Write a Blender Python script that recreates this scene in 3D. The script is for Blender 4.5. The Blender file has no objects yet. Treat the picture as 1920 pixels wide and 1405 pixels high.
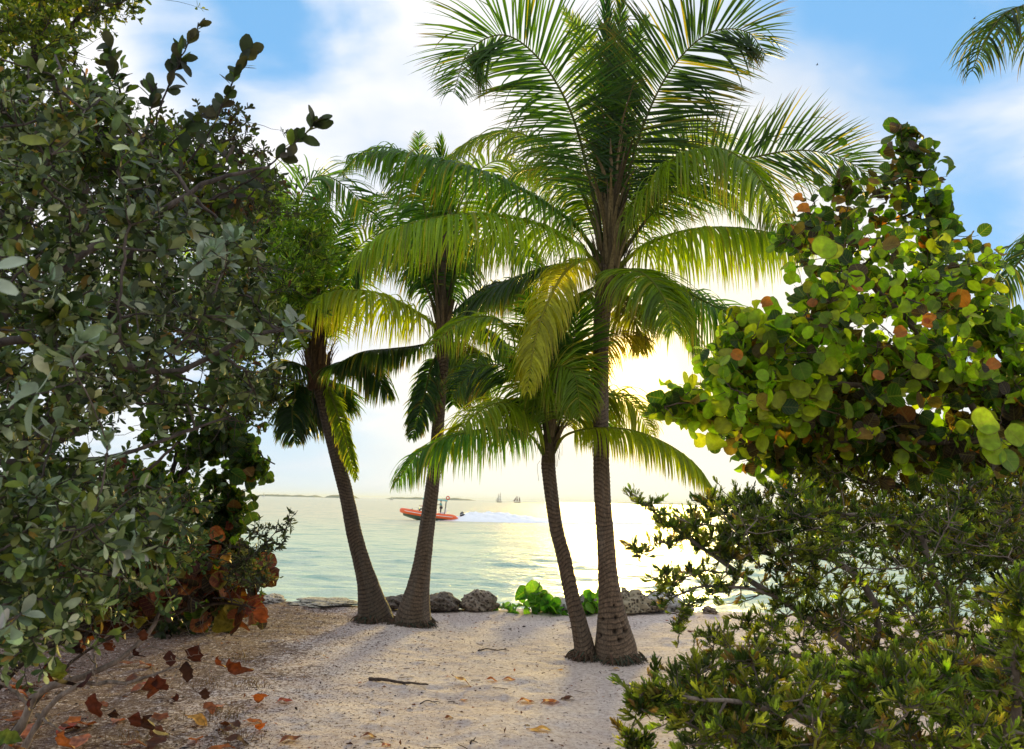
import bpy, math
import numpy as np
from mathutils import Vector, Matrix

R = math.radians
HAZE = 0.9e-4
rng = np.random.default_rng(11)
sc = bpy.context.scene
COL = sc.collection

# ------------------------------------------------------------------ camera
FPX, CX, CY = 1600.0, 960.0, 702.5          # focal length and centre in photo pixels
PITCH, ROLL, EYE = math.atan(237/1600), R(1.22), 1.6
_f = np.array([0, math.cos(PITCH), math.sin(PITCH)])
_u0 = np.array([0, -math.sin(PITCH), math.cos(PITCH)])
_r0 = np.array([1.0, 0, 0])
RV = _r0*math.cos(ROLL)+_u0*math.sin(ROLL)
UV = _u0*math.cos(ROLL)-_r0*math.sin(ROLL)
cd = bpy.data.cameras.new('camera')
cam = bpy.data.objects.new('camera', cd); COL.objects.link(cam)
cd.sensor_width = 36; cd.lens = 36*FPX/1920; cd.clip_start = .05; cd.clip_end = 60000
m = Matrix.Identity(4)
for i in range(3):
    m[i][0] = RV[i]; m[i][1] = UV[i]; m[i][2] = -_f[i]
m[0][3], m[1][3], m[2][3] = 0, 0, EYE
cam.matrix_world = m
cd.dof.use_dof = True; cd.dof.focus_distance = 9.0; cd.dof.aperture_fstop = 9
sc.camera = cam

def ray(x, y):
    return _f*FPX + RV*(x-CX) + UV*(CY-y)
def P(x, y, d):                       # photo pixel at a distance d metres along Y
    v = ray(x, y); v = v*(d/v[1]); return v+np.array([0, 0, EYE])
def G(x, y, z=0.0):                   # photo pixel on a level plane
    v = ray(x, y); v = v*((z-EYE)/v[2]); return v+np.array([0, 0, EYE])
def W(x, d, z):                       # column of the photo at distance d and height z
    v = P(x, 940, d); return np.array([v[0], d, z])

# ------------------------------------------------------------------ sky, sun, exposure
sund = ray(1198, 700); sund = sund/np.linalg.norm(sund)
SUN_EL = math.asin(sund[2]); SUN_AZ = math.atan2(sund[0], sund[1])
wd = bpy.data.worlds.new("World"); sc.world = wd; wd.use_nodes = True
nt = wd.node_tree; nt.nodes.clear()
def N(nt, t, **kw):
    n = nt.nodes.new(t)
    for k, v in kw.items():
        if k[0] == 'i' and k[1:].isdigit(): n.inputs[int(k[1:])].default_value = v
        else: setattr(n, k, v)
    return n
L = nt.links.new
tc = N(nt, 'ShaderNodeTexCoord')
sky = N(nt, 'ShaderNodeTexSky', sky_type='NISHITA', sun_disc=False, sun_elevation=SUN_EL, sun_rotation=SUN_AZ,
        air_density=1.0, dust_density=0.6, ozone_density=2.5)
skym = N(nt, 'ShaderNodeMix', data_type='RGBA', blend_type='MULTIPLY'); skym.inputs[0].default_value = 1
L(sky.outputs[0], skym.inputs[6]); skym.inputs[7].default_value = (.068, .085, .11, 1)
hs = N(nt, 'ShaderNodeHueSaturation'); hs.inputs['Saturation'].default_value = 1.0; L(skym.outputs[2], hs.inputs['Color'])
blue = N(nt, 'ShaderNodeMix', data_type='RGBA'); blue.inputs[0].default_value = .65
L(hs.outputs[0], blue.inputs[6]); blue.inputs[7].default_value = (.25, .59, 1.0, 1)
# cloud cover: noise on a plane overhead plus broad openings in given directions
sep = N(nt, 'ShaderNodeSeparateXYZ'); L(tc.outputs['Generated'], sep.inputs[0])
zz = N(nt, 'ShaderNodeMath', operation='ADD'); L(sep.outputs[2], zz.inputs[0]); zz.inputs[1].default_value = .22
dv = N(nt, 'ShaderNodeVectorMath', operation='DIVIDE'); L(tc.outputs['Generated'], dv.inputs[0]); L(zz.outputs[0], dv.inputs[1])
nz = N(nt, 'ShaderNodeTexNoise'); nz.inputs['Scale'].default_value = 2.3; nz.inputs['Detail'].default_value = 7; nz.inputs['Roughness'].default_value = .52; nz.inputs['Distortion'].default_value = .35
mp = N(nt, 'ShaderNodeMapping'); mp.inputs['Location'].default_value = (3.1, 1.7, 0); mp.inputs['Scale'].default_value = (1, 1, .5); L(dv.outputs[0], mp.inputs[0]); L(mp.outputs[0], nz.inputs[0])
acc = nz.outputs[0]
def blob(x, y, rad, amt):
    global acc
    d = ray(x, y); d = d/np.linalg.norm(d)
    dt = N(nt, 'ShaderNodeVectorMath', operation='DOT_PRODUCT'); L(tc.outputs['Generated'], dt.inputs[0]); dt.inputs[1].default_value = tuple(d)
    mr = N(nt, 'ShaderNodeMapRange', interpolation_type='SMOOTHSTEP'); L(dt.outputs['Value'], mr.inputs[0])
    mr.inputs[1].default_value = math.cos(rad); mr.inputs[2].default_value = math.cos(rad*.12); mr.inputs[3].default_value = 0; mr.inputs[4].default_value = amt
    a = N(nt, 'ShaderNodeMath', operation='ADD'); L(acc, a.inputs[0]); L(mr.outputs[0], a.inputs[1]); acc = a.outputs[0]
for b in [(620, -10, R(8), -.42), (420, 90, R(7), -.24), (200, -100, R(12), -.12), (1630, 60, R(10), -.15), (1800, 160, R(12), -.14), (1920, 0, R(10), -.12), (1500, -60, R(8), -.10),
          (1900, 470, R(8), -.16), (640, 830, R(7), -.17), (500, 800, R(7), -.12), (780, 130, R(13), .25), (1190, 400, R(18), .25), (1560, 330, R(8), .05), (1400, 860, R(7), -.05)]:
    blob(*b)
cov = N(nt, 'ShaderNodeMapRange', interpolation_type='SMOOTHSTEP'); L(acc, cov.inputs[0])
cov.inputs[1].default_value = .16; cov.inputs[2].default_value = .52; cov.inputs[3].default_value = .0; cov.inputs[4].default_value = 1
cl = N(nt, 'ShaderNodeMix', data_type='RGBA'); L(cov.outputs[0], cl.inputs[0]); L(blue.outputs[2], cl.inputs[6])
# cloud brightness varies softly
nz2 = N(nt, 'ShaderNodeTexNoise'); nz2.inputs['Scale'].default_value = 2.2; nz2.inputs['Detail'].default_value = 5; L(mp.outputs[0], nz2.inputs[0])
cm = N(nt, 'ShaderNodeMapRange'); L(nz2.outputs[0], cm.inputs[0]); cm.inputs[1].default_value = .36; cm.inputs[2].default_value = .60
cr = N(nt, 'ShaderNodeMix', data_type='RGBA'); L(cm.outputs[0], cr.inputs[0]); cr.inputs[6].default_value = (.58, .68, .83, 1); cr.inputs[7].default_value = (.93, .92, .94, 1)
L(cr.outputs[2], cl.inputs[7])
# horizon veil
hz = N(nt, 'ShaderNodeMapRange', interpolation_type='SMOOTHSTEP'); L(sep.outputs[2], hz.inputs[0]); hz.inputs[1].default_value = 0; hz.inputs[2].default_value = .22; hz.inputs[3].default_value = .75; hz.inputs[4].default_value = 0
hm = N(nt, 'ShaderNodeMix', data_type='RGBA'); L(hz.outputs[0], hm.inputs[0]); L(cl.outputs[2], hm.inputs[6]); hm.inputs[7].default_value = (.70, .78, .84, 1)
# glow of the sun through thin cloud
sd = N(nt, 'ShaderNodeVectorMath', operation='DOT_PRODUCT'); L(tc.outputs['Generated'], sd.inputs[0]); sd.inputs[1].default_value = tuple(sund)
wm = N(nt, 'ShaderNodeMapRange', interpolation_type='SMOOTHSTEP'); L(sd.outputs['Value'], wm.inputs[0]); wm.inputs[1].default_value = math.cos(R(24)); wm.inputs[2].default_value = math.cos(R(4)); wm.inputs[3].default_value = 0; wm.inputs[4].default_value = .7
wx = N(nt, 'ShaderNodeMix', data_type='RGBA'); L(wm.outputs[0], wx.inputs[0]); L(hm.outputs[2], wx.inputs[6]); wx.inputs[7].default_value = (1.0, .92, .75, 1); cur = wx.outputs[2]
for rad, colr in [(R(3.2), (3.4, 2.0, .2)), (R(8), (.6, .36, .02)), (R(20), (.10, .07, .0))]:
    mr = N(nt, 'ShaderNodeMapRange', interpolation_type='SMOOTHERSTEP'); L(sd.outputs['Value'], mr.inputs[0])
    mr.inputs[1].default_value = math.cos(rad); mr.inputs[2].default_value = 1.0; mr.inputs[3].default_value = 0; mr.inputs[4].default_value = 1
    sm = N(nt, 'ShaderNodeMix', data_type='RGBA', blend_type='ADD'); L(mr.outputs[0], sm.inputs[0]); L(cur, sm.inputs[6]); sm.inputs[7].default_value = (*colr, 1); cur = sm.outputs[2]
bg = N(nt, 'ShaderNodeBackground'); L(cur, bg.inputs[0]); bg.inputs[1].default_value = 1.0
wo = N(nt, 'ShaderNodeOutputWorld'); L(bg.outputs[0], wo.inputs[0])

sl = bpy.data.lights.new('sun', 'SUN'); sl.energy = 4.4; sl.angle = R(9); sl.color = (1, .74, .19)
so = bpy.data.objects.new('sun', sl); COL.objects.link(so); so.location = (30, 100, 40)
so.rotation_euler = Vector(sund).to_track_quat('Z', 'Y').to_euler()
sc.view_settings.view_transform = 'Standard'; sc.view_settings.look = 'None'; sc.view_settings.gamma = 1; sc.view_settings.exposure = 0.25
sc.render.engine = 'CYCLES'
sc.cycles.max_bounces = 8; sc.cycles.transmission_bounces = 6; sc.cycles.diffuse_bounces = 4; sc.cycles.glossy_bounces = 3; sc.cycles.transparent_max_bounces = 8
sc.cycles.sample_clamp_indirect = 6

# ------------------------------------------------------------------ helpers
def hash2(ix, iy, seed):
    h = (ix*374761393 + iy*668265263 + seed*1442695041) & 0xffffffff
    h = ((h ^ (h >> 13))*1274126177) & 0xffffffff
    return ((h ^ (h >> 16)) & 0xffff)/65535.0
def vnoise(x, y, seed=0):
    x = np.asarray(x, float); y = np.asarray(y, float)
    xi = np.floor(x).astype(np.int64); yi = np.floor(y).astype(np.int64); fx = x-xi; fy = y-yi
    fx = fx*fx*(3-2*fx); fy = fy*fy*(3-2*fy)
    a = hash2(xi, yi, seed); b = hash2(xi+1, yi, seed); c = hash2(xi, yi+1, seed); d = hash2(xi+1, yi+1, seed)
    return (a*(1-fx)+b*fx)*(1-fy)+(c*(1-fx)+d*fx)*fy
def fbm(x, y, seed=0, o=4):
    s = 0; a = .5
    for k in range(o):
        s = s+a*vnoise(x*2**k, y*2**k, seed+k); a *= .5
    return s
def unit(v, ax=-1):
    v = np.asarray(v, float); n = np.linalg.norm(v, axis=ax, keepdims=True); return v/np.maximum(n, 1e-9)
def catmull(pts, n):
    p = np.asarray(pts, float)
    if len(p) == 2:
        t = np.linspace(0, 1, n)[:, None]; return p[0]*(1-t)+p[1]*t
    q = np.vstack([2*p[0]-p[1], p, 2*p[-1]-p[-2]])
    seg = np.linalg.norm(np.diff(p, axis=0), axis=1); cum = np.concatenate([[0], np.cumsum(seg)]); s = np.linspace(0, cum[-1], n)
    out = []
    for v in s:
        i = min(np.searchsorted(cum, v, side='right')-1, len(p)-2); t = (v-cum[i])/max(seg[i], 1e-9)
        a, b, c, d = q[i], q[i+1], q[i+2], q[i+3]
        out.append(.5*((2*b)+(-a+c)*t+(2*a-5*b+4*c-d)*t*t+(-a+3*b-3*c+d)*t**3))
    return np.array(out)

def mk(name, V, F, mat, parent=None, col=None, uv=None, smooth=True, rootloc=None):
    """one mesh object; F is an (n,k) array or a list of such arrays; V world coordinates"""
    V = np.asarray(V, float)
    if parent is not None: V = V-np.array(parent.location)
    elif rootloc is not None: V = V-np.asarray(rootloc)
    if not isinstance(F, (list, tuple)): F = [F]
    F = [np.asarray(f, np.int32) for f in F if len(f)]
    me = bpy.data.meshes.new(name)
    loops = np.concatenate([f.ravel() for f in F]); tot = np.concatenate([np.full(len(f), f.shape[1], np.int32) for f in F])
    st = np.concatenate([[0], np.cumsum(tot)[:-1]]).astype(np.int32)
    me.vertices.add(len(V)); me.vertices.foreach_set('co', V.astype(np.float32).ravel())
    me.loops.add(len(loops)); me.loops.foreach_set('vertex_index', loops.astype(np.int32))
    me.polygons.add(len(tot)); me.polygons.foreach_set('loop_start', st); me.polygons.foreach_set('loop_total', tot)
    me.polygons.foreach_set('use_smooth', np.full(len(tot), smooth))
    me.update(calc_edges=True); me.validate()
    if col is not None:
        a = me.attributes.new('col', 'FLOAT_COLOR', 'POINT'); c = np.ones((len(V), 4), np.float32); c[:, :3] = np.asarray(col)[:, :3]; a.data.foreach_set('color', c.ravel())
    if uv is not None:
        a = me.attributes.new('luv', 'FLOAT2', 'POINT'); a.data.foreach_set('vector', np.asarray(uv, np.float32).ravel())
    me.materials.append(mat)
    o = bpy.data.objects.new(name, me); COL.objects.link(o)
    if parent is not None: o.parent = parent
    elif rootloc is not None: o.location = tuple(rootloc)
    return o
def tag(o, label=None, cat=None, group=None, kind=None):
    if label: o['label'] = label
    if cat: o['category'] = cat
    if group: o['group'] = group
    if kind: o['kind'] = kind
    return o
def thing(name, loc, label, cat, group=None):
    o = bpy.data.objects.new(name, None); COL.objects.link(o); o.location = tuple(float(v) for v in loc); o.empty_display_size = .2
    return tag(o, label, cat, group)

class MB:                                   # gathers geometry for one mesh
    def __init__(s): s.V = []; s.F = {}; s.C = []; s.U = []; s.n = 0
    def add(s, V, F, col=None, uv=None):
        V = np.asarray(V, float).reshape(-1, 3); s.V.append(V)
        for f in (F if isinstance(F, list) else [F]):
            f = np.asarray(f); 
            if len(f): s.F.setdefault(f.shape[1], []).append(f+s.n)
        s.C.append(np.broadcast_to(np.array([.5, .5, .5]) if col is None else np.asarray(col, float), (len(V), 3)))
        s.U.append(np.zeros((len(V), 2)) if uv is None else uv); s.n += len(V)
    def build(s, name, mat, parent=None, smooth=True, rootloc=None):
        return mk(name, np.vstack(s.V), [np.vstack(v) for v in s.F.values()], mat, parent, np.vstack(s.C), np.vstack(s.U), smooth, rootloc)
def tube(mb, pts, rad, k=6, col=(.2, .15, .1), cap=True):
    p = np.asarray(pts, float); n = len(p); r = np.broadcast_to(rad, (n,))
    t = unit(np.gradient(p, axis=0)); ref = np.array([0, 0, 1.0]) if abs(t[:, 2]).mean() < .8 else np.array([1.0, 0, 0])
    a = unit(np.cross(t, ref)); b = np.cross(t, a)
    th = np.linspace(0, 2*np.pi, k, endpoint=False)
    V = p[:, None]+r[:, None, None]*(a[:, None]*np.cos(th)[None, :, None]+b[:, None]*np.sin(th)[None, :, None])
    i = np.arange(n-1)[:, None]*k; j = np.arange(k)[None]; j2 = (j+1) % k
    F = np.stack([i+j, i+j2, i+k+j2, i+k+j], -1).reshape(-1, 4)
    Fs = [F]
    if cap: Fs += [np.arange(k)[None, ::-1], (np.arange(k)+(n-1)*k)[None]]
    c = np.asarray(col, float)
    if c.ndim == 2 and len(c) == n: c = np.repeat(c, k, axis=0)
    mb.add(V.reshape(-1, 3), Fs, c, np.stack([np.tile(th, n), np.repeat(np.linspace(0, 1, n), k)], -1))
def box(mb, c, s, col=(.5, .5, .5), M=None):
    v = np.array([[x, y, z] for x in (-.5, .5) for y in (-.5, .5) for z in (-.5, .5)])*np.asarray(s)
    if M is not None: v = v@np.asarray(M).T
    f = np.array([[0, 1, 3, 2], [4, 6, 7, 5], [0, 4, 5, 1], [2, 3, 7, 6], [0, 2, 6, 4], [1, 5, 7, 3]])
    mb.add(v+np.asarray(c), f, col)

# ------------------------------------------------------------------ materials
def newmat(name):
    m = bpy.data.materials.new(name); m.use_nodes = True; m.node_tree.nodes.clear(); return m, m.node_tree
def leafmat(name, trans=.45, rough=.45, tint=(1.6, 1.7, .7), spec=.4, round_leaf=False, back=None, noise=.25):
    m, nt = newmat(name); L = nt.links.new
    at = N(nt, 'ShaderNodeAttribute', attribute_name='col'); c = at.outputs['Color']
    geo = N(nt, 'ShaderNodeTexCoord'); nz = N(nt, 'ShaderNodeTexNoise'); nz.inputs['Scale'].default_value = 34; nz.inputs['Detail'].default_value = 3; L(geo.outputs['Object'], nz.inputs[0])
    mr = N(nt, 'ShaderNodeMapRange'); L(nz.outputs[0], mr.inputs[0]); mr.inputs[1].default_value = .3; mr.inputs[2].default_value = .7; mr.inputs[3].default_value = 1-noise; mr.inputs[4].default_value = 1+noise
    mm = N(nt, 'ShaderNodeVectorMath', operation='MULTIPLY'); L(c, mm.inputs[0]); L(mr.outputs[0], mm.inputs[1]); c = mm.outputs[0]
    if round_leaf:
        lu = N(nt, 'ShaderNodeAttribute', attribute_name='luv'); s2 = N(nt, 'ShaderNodeSeparateXYZ'); L(lu.outputs['Vector'], s2.inputs[0])
        ab = N(nt, 'ShaderNodeMath', operation='ABSOLUTE'); L(s2.outputs[1], ab.inputs[0])
        mid = N(nt, 'ShaderNodeMapRange'); L(ab.outputs[0], mid.inputs[0]); mid.inputs[1].default_value = .012; mid.inputs[2].default_value = .04; mid.inputs[3].default_value = 1; mid.inputs[4].default_value = 0
        k1 = N(nt, 'ShaderNodeMath', operation='MULTIPLY_ADD'); L(ab.outputs[0], k1.inputs[0]); k1.inputs[1].default_value = -.7; L(s2.outputs[0], k1.inputs[2])
        k2 = N(nt, 'ShaderNodeMath', operation='MULTIPLY'); L(k1.outputs[0], k2.inputs[0]); k2.inputs[1].default_value = 5.5
        k3 = N(nt, 'ShaderNodeMath', operation='FRACT'); L(k2.outputs[0], k3.inputs[0])
        k4 = N(nt, 'ShaderNodeMath', operation='LESS_THAN'); L(k3.outputs[0], k4.inputs[0]); k4.inputs[1].default_value = .10
        k5 = N(nt, 'ShaderNodeMath', operation='MAXIMUM'); L(mid.outputs[0], k5.inputs[0]); L(k4.outputs[0], k5.inputs[1])
        k6 = N(nt, 'ShaderNodeMath', operation='MULTIPLY'); L(k5.outputs[0], k6.inputs[0]); k6.inputs[1].default_value = .22
        vm = N(nt, 'ShaderNodeMix', data_type='RGBA'); L(k6.outputs[0], vm.inputs[0]); L(c, vm.inputs[6]); vm.inputs[7].default_value = (.42, .36, .09, 1); c = vm.outputs[2]
        # reddish rim
        cc = N(nt, 'ShaderNodeCombineXYZ'); ku = N(nt, 'ShaderNodeMath', operation='SUBTRACT'); L(s2.outputs[0], ku.inputs[0]); ku.inputs[1].default_value = .5
        L(ku.outputs[0], cc.inputs[0]); L(s2.outputs[1], cc.inputs[1]); ln = N(nt, 'ShaderNodeVectorMath', operation='LENGTH'); L(cc.outputs[0], ln.inputs[0])
        rr = N(nt, 'ShaderNodeMapRange'); L(ln.outputs['Value'], rr.inputs[0]); rr.inputs[1].default_value = .46; rr.inputs[2].default_value = .50; rr.inputs[3].default_value = 0; rr.inputs[4].default_value = .7
        rm = N(nt, 'ShaderNodeMix', data_type='RGBA'); L(rr.outputs[0], rm.inputs[0]); L(c, rm.inputs[6]); rm.inputs[7].default_value = (.12, .07, .02, 1); c = rm.outputs[2]
    pb = N(nt, 'ShaderNodeBsdfPrincipled'); L(c, pb.inputs['Base Color']); pb.inputs['Roughness'].default_value = rough; pb.inputs['Specular IOR Level'].default_value = spec
    tm = N(nt, 'ShaderNodeVectorMath', operation='MULTIPLY'); L(c, tm.inputs[0]); tm.inputs[1].default_value = tint
    tr = N(nt, 'ShaderNodeBsdfTranslucent'); L(tm.outputs[0], tr.inputs[0])
    mx = N(nt, 'ShaderNodeMixShader'); mx.inputs[0].default_value = trans; L(pb.outputs[0], mx.inputs[1]); L(tr.outputs[0], mx.inputs[2])
    o = N(nt, 'ShaderNodeOutputMaterial'); L(mx.outputs[0], o.inputs[0]); return m
def barkmat(name, scale=40, bump=.3, rough=.85, stretch=(1, 1, .25)):
    m, nt = newmat(name); L = nt.links.new
    at = N(nt, 'ShaderNodeAttribute', attribute_name='col'); tc = N(nt, 'ShaderNodeTexCoord'); mp = N(nt, 'ShaderNodeMapping'); mp.inputs['Scale'].default_value = stretch; L(tc.outputs['Object'], mp.inputs[0])
    nz = N(nt, 'ShaderNodeTexNoise'); nz.inputs['Scale'].default_value = scale; nz.inputs['Detail'].default_value = 5; nz.inputs['Roughness'].default_value = .65; L(mp.outputs[0], nz.inputs[0])
    mr = N(nt, 'ShaderNodeMapRange'); L(nz.outputs[0], mr.inputs[0]); mr.inputs[1].default_value = .3; mr.inputs[2].default_value = .7; mr.inputs[3].default_value = .45; mr.inputs[4].default_value = 1.5
    mm = N(nt, 'ShaderNodeVectorMath', operation='MULTIPLY'); L(at.outputs['Color'], mm.inputs[0]); L(mr.outputs[0], mm.inputs[1])
    pb = N(nt, 'ShaderNodeBsdfPrincipled'); L(mm.outputs[0], pb.inputs['Base Color']); pb.inputs['Roughness'].default_value = rough; pb.inputs['Specular IOR Level'].default_value = .25
    bp = N(nt, 'ShaderNodeBump'); bp.inputs['Strength'].default_value = bump; bp.inputs['Distance'].default_value = .02; L(nz.outputs[0], bp.inputs['Height']); L(bp.outputs[0], pb.inputs['Normal'])
    o = N(nt, 'ShaderNodeOutputMaterial'); L(pb.outputs[0], o.inputs[0]); return m
def plainmat(name, col, rough=.5, metal=0, var=.12, scale=8):
    m, nt = newmat(name); L = nt.links.new
    tc = N(nt, 'ShaderNodeTexCoord'); nz = N(nt, 'ShaderNodeTexNoise'); nz.inputs['Scale'].default_value = scale; L(tc.outputs['Object'], nz.inputs[0])
    mr = N(nt, 'ShaderNodeMapRange'); L(nz.outputs[0], mr.inputs[0]); mr.inputs[3].default_value = 1-var; mr.inputs[4].default_value = 1+var
    mm = N(nt, 'ShaderNodeVectorMath', operation='MULTIPLY'); mm.inputs[0].default_value = col; L(mr.outputs[0], mm.inputs[1])
    pb = N(nt, 'ShaderNodeBsdfPrincipled'); L(mm.outputs[0], pb.inputs['Base Color']); pb.inputs['Roughness'].default_value = rough; pb.inputs['Metallic'].default_value = metal
    o = N(nt, 'ShaderNodeOutputMaterial'); L(pb.outputs[0], o.inputs[0]); return m
M_PALM = leafmat('palm_leaf', .55, .42, (2.5, 2.15, .45), .35, noise=.15)
M_SILVER = leafmat('silver_leaf', .22, .5, (1.3, 1.5, .6), .45)
M_SMALL = leafmat('small_leaf', .45, .5, (2.0, 2.1, .6), .3)
M_ROUND = leafmat('sea_grape_leaf', .6, .42, (1.7, 2.0, .6), .35, round_leaf=True)
M_DRY = leafmat('dry_leaf', .25, .7, (1.6, 1.2, .6), .2, noise=.4)
M_BARK = barkmat('bark'); M_PTRUNK = barkmat('palm_trunk', 60, .5, .8, (1, 1, .6)); M_TWIG = barkmat('twig_bark', 60, .2)

# ------------------------------------------------------------------ ground
SHORE = 13.25
def shore(x): return SHORE + .35*(fbm(x*.35+7, x*0+2, 5)-.5)*2
def ground_z(x, y):
    z = .05*(fbm(x*.45, y*.45, 3)-.47)*2 + .022*(fbm(x*2.1, y*2.1, 9, 3)-.44)*2
    near = np.clip((26-np.hypot(x, y-8))/12, 0, 1)
    z = z + near*(.016*(fbm(x*7, y*7, 21, 3)-.44)*2)
    d = np.clip((y-shore(x))/2.2, 0, 1); d = d*d*(3-2*d)
    return z*(1-d) + .03*np.exp(-((y-shore(x)+.5)/.5)**2) - 1.7*d
def axis(lo, hi, a, b, fine, far):
    mid = np.arange(a, b, fine); ex = []
    s = fine; v = b
    while v < hi: ex.append(v); s *= 1.25; v += s
    ex.append(hi); lo_ = []; s = fine; v = a-fine
    while v > lo: lo_.append(v); s *= 1.25; v -= s
    lo_.append(lo); return np.concatenate([lo_[::-1], mid, ex])
gx = axis(-400, 400, -7.5, 6.5, .035, 1); gy = axis(-300, 40, 4.8, 15.6, .035, 1)
X, Y = np.meshgrid(gx, gy); Z = ground_z(X, Y)
nx, ny = len(gx), len(gy); ii = (np.arange(ny-1)[:, None]*nx+np.arange(nx-1)[None]).ravel()
m, nt = newmat('sand'); L = nt.links.new
tc = N(nt, 'ShaderNodeTexCoord'); O = tc.outputs['Object']
def nzt(scale, det=4, rough=.55, src=None, stretch=None):
    n = N(nt, 'ShaderNodeTexNoise'); n.inputs['Scale'].default_value = scale; n.inputs['Detail'].default_value = det; n.inputs['Roughness'].default_value = rough
    if stretch:
        q = N(nt, 'ShaderNodeMapping'); q.inputs['Scale'].default_value = stretch; L(O, q.inputs[0]); L(q.outputs[0], n.inputs[0])
    else: L(O, n.inputs[0])
    return n.outputs[0]
def rmp(src, a, b, lo=0., hi=1.):
    q = N(nt, 'ShaderNodeMapRange', interpolation_type='SMOOTHSTEP'); L(src, q.inputs[0]); q.inputs[1].default_value = a; q.inputs[2].default_value = b; q.inputs[3].default_value = lo; q.inputs[4].default_value = hi; return q.outputs[0]
def mixc(f, a, b):
    q = N(nt, 'ShaderNodeMix', data_type='RGBA'); L(f, q.inputs[0])
    for s, v in ((6, a), (7, b)):
        if isinstance(v, tuple): q.inputs[s].default_value = (*v, 1)
        else: L(v, q.inputs[s])
    return q.outputs[2]
def mth(op, a, b):
    q = N(nt, 'ShaderNodeMath', operation=op)
    for s, v in ((0, a), (1, b)):
        if isinstance(v, (int, float)): q.inputs[s].default_value = v
        else: L(v, q.inputs[s])
    return q.outputs[0]
c = mixc(rmp(nzt(1.2), .35, .65), (.60, .50, .455), (.70, .60, .54))
c = mixc(rmp(nzt(26, 3), .40, .66, 0, .55), c, (.36, .25, .20))
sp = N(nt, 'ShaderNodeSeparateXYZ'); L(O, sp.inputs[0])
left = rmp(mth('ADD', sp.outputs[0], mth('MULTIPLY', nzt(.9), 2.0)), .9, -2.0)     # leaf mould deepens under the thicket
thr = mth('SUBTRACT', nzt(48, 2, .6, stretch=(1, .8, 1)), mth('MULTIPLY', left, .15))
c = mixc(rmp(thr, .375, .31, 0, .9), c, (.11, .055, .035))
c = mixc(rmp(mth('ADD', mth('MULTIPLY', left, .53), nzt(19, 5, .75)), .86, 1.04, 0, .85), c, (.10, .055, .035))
c = mixc(rmp(nzt(150, 2), .62, .72, 0, .6), c, (.70, .60, .53))
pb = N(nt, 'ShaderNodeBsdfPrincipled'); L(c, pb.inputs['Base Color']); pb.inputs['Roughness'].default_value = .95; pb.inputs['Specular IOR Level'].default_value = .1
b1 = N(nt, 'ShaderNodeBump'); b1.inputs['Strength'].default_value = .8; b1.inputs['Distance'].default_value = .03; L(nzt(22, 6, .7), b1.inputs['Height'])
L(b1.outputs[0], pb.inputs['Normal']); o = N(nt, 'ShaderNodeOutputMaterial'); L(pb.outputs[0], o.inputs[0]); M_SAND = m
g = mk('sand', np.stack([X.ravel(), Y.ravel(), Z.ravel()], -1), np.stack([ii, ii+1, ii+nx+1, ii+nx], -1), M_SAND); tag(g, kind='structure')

# sea ---------------------------------------------------------------
SEA = -.7
m, nt = newmat('sea_water'); L = nt.links.new
tc = N(nt, 'ShaderNodeTexCoord'); O = tc.outputs['Object']
sp = N(nt, 'ShaderNodeSeparateXYZ'); L(O, sp.inputs[0])
c = mixc(rmp(sp.outputs[1], 13, 120), (.58, .70, .52), (.74, .70, .50))  # pale diffuse colour stands in for part of the sky reflection
c = mixc(rmp(nzt(.9, 5, .6, stretch=(.5, 1.6, 1)), .5, .66, 0, .8), c, (.20, .40, .36))  # dark sides of ripples painted into the water colour as streaks
w1 = nzt(1.0, 5, .62, stretch=(.55, 1.7, 1)); w2 = nzt(.16, 3, .5, stretch=(.5, 1.2, 1)); w3 = nzt(5, 3, .6, stretch=(.6, 1.3, 1))
h = mth('ADD', mth('MULTIPLY', w1, .42), mth('ADD', mth('MULTIPLY', w2, .9), mth('MULTIPLY', w3, .10)))
bp = N(nt, 'ShaderNodeBump'); bp.inputs['Strength'].default_value = 1.0; bp.inputs['Distance'].default_value = .9; L(h, bp.inputs['Height'])
df = N(nt, 'ShaderNodeBsdfDiffuse'); L(c, df.inputs[0]); L(bp.outputs[0], df.inputs['Normal'])
gl = N(nt, 'ShaderNodeBsdfGlossy'); gl.inputs[0].default_value = (.95, .93, .86, 1); gl.inputs['Roughness'].default_value = .15; L(bp.outputs[0], gl.inputs['Normal'])
fr = N(nt, 'ShaderNodeFresnel'); fr.inputs[0].default_value = 1.33; L(bp.outputs[0], fr.inputs[1])
mx = N(nt, 'ShaderNodeMixShader'); L(mth('MINIMUM', mth('MULTIPLY', fr.outputs[0], .8), .42), mx.inputs[0]); L(df.outputs[0], mx.inputs[1]); L(gl.outputs[0], mx.inputs[2])
o = N(nt, 'ShaderNodeOutputMaterial'); L(mx.outputs[0], o.inputs[0]); M_SEA = m
gy2 = np.concatenate([np.arange(12, 40, .12), np.geomspace(40, 30000, 120)]); gx2 = np.concatenate([-np.geomspace(30000, 20, 60), np.arange(-19.8, 20, .2), np.geomspace(20, 30000, 60)])
X, Y = np.meshgrid(gx2, gy2); amp = np.clip((60-Y)/30, 0, 1)*np.clip((20-np.abs(X))/3, 0, 1)
Z = SEA+amp*(.12*(fbm(X*.5, Y*1.3, 31)-.47)+.05*(fbm(X*1.5, Y*3, 37, 3)-.45))*2
nx, ny = len(gx2), len(gy2); ii = (np.arange(ny-1)[:, None]*nx+np.arange(nx-1)[None]).ravel()
g = mk('sea', np.stack([X.ravel(), Y.ravel(), Z.ravel()], -1), np.stack([ii, ii+1, ii+nx+1, ii+nx], -1), M_SEA); tag(g, kind='structure')

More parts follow.
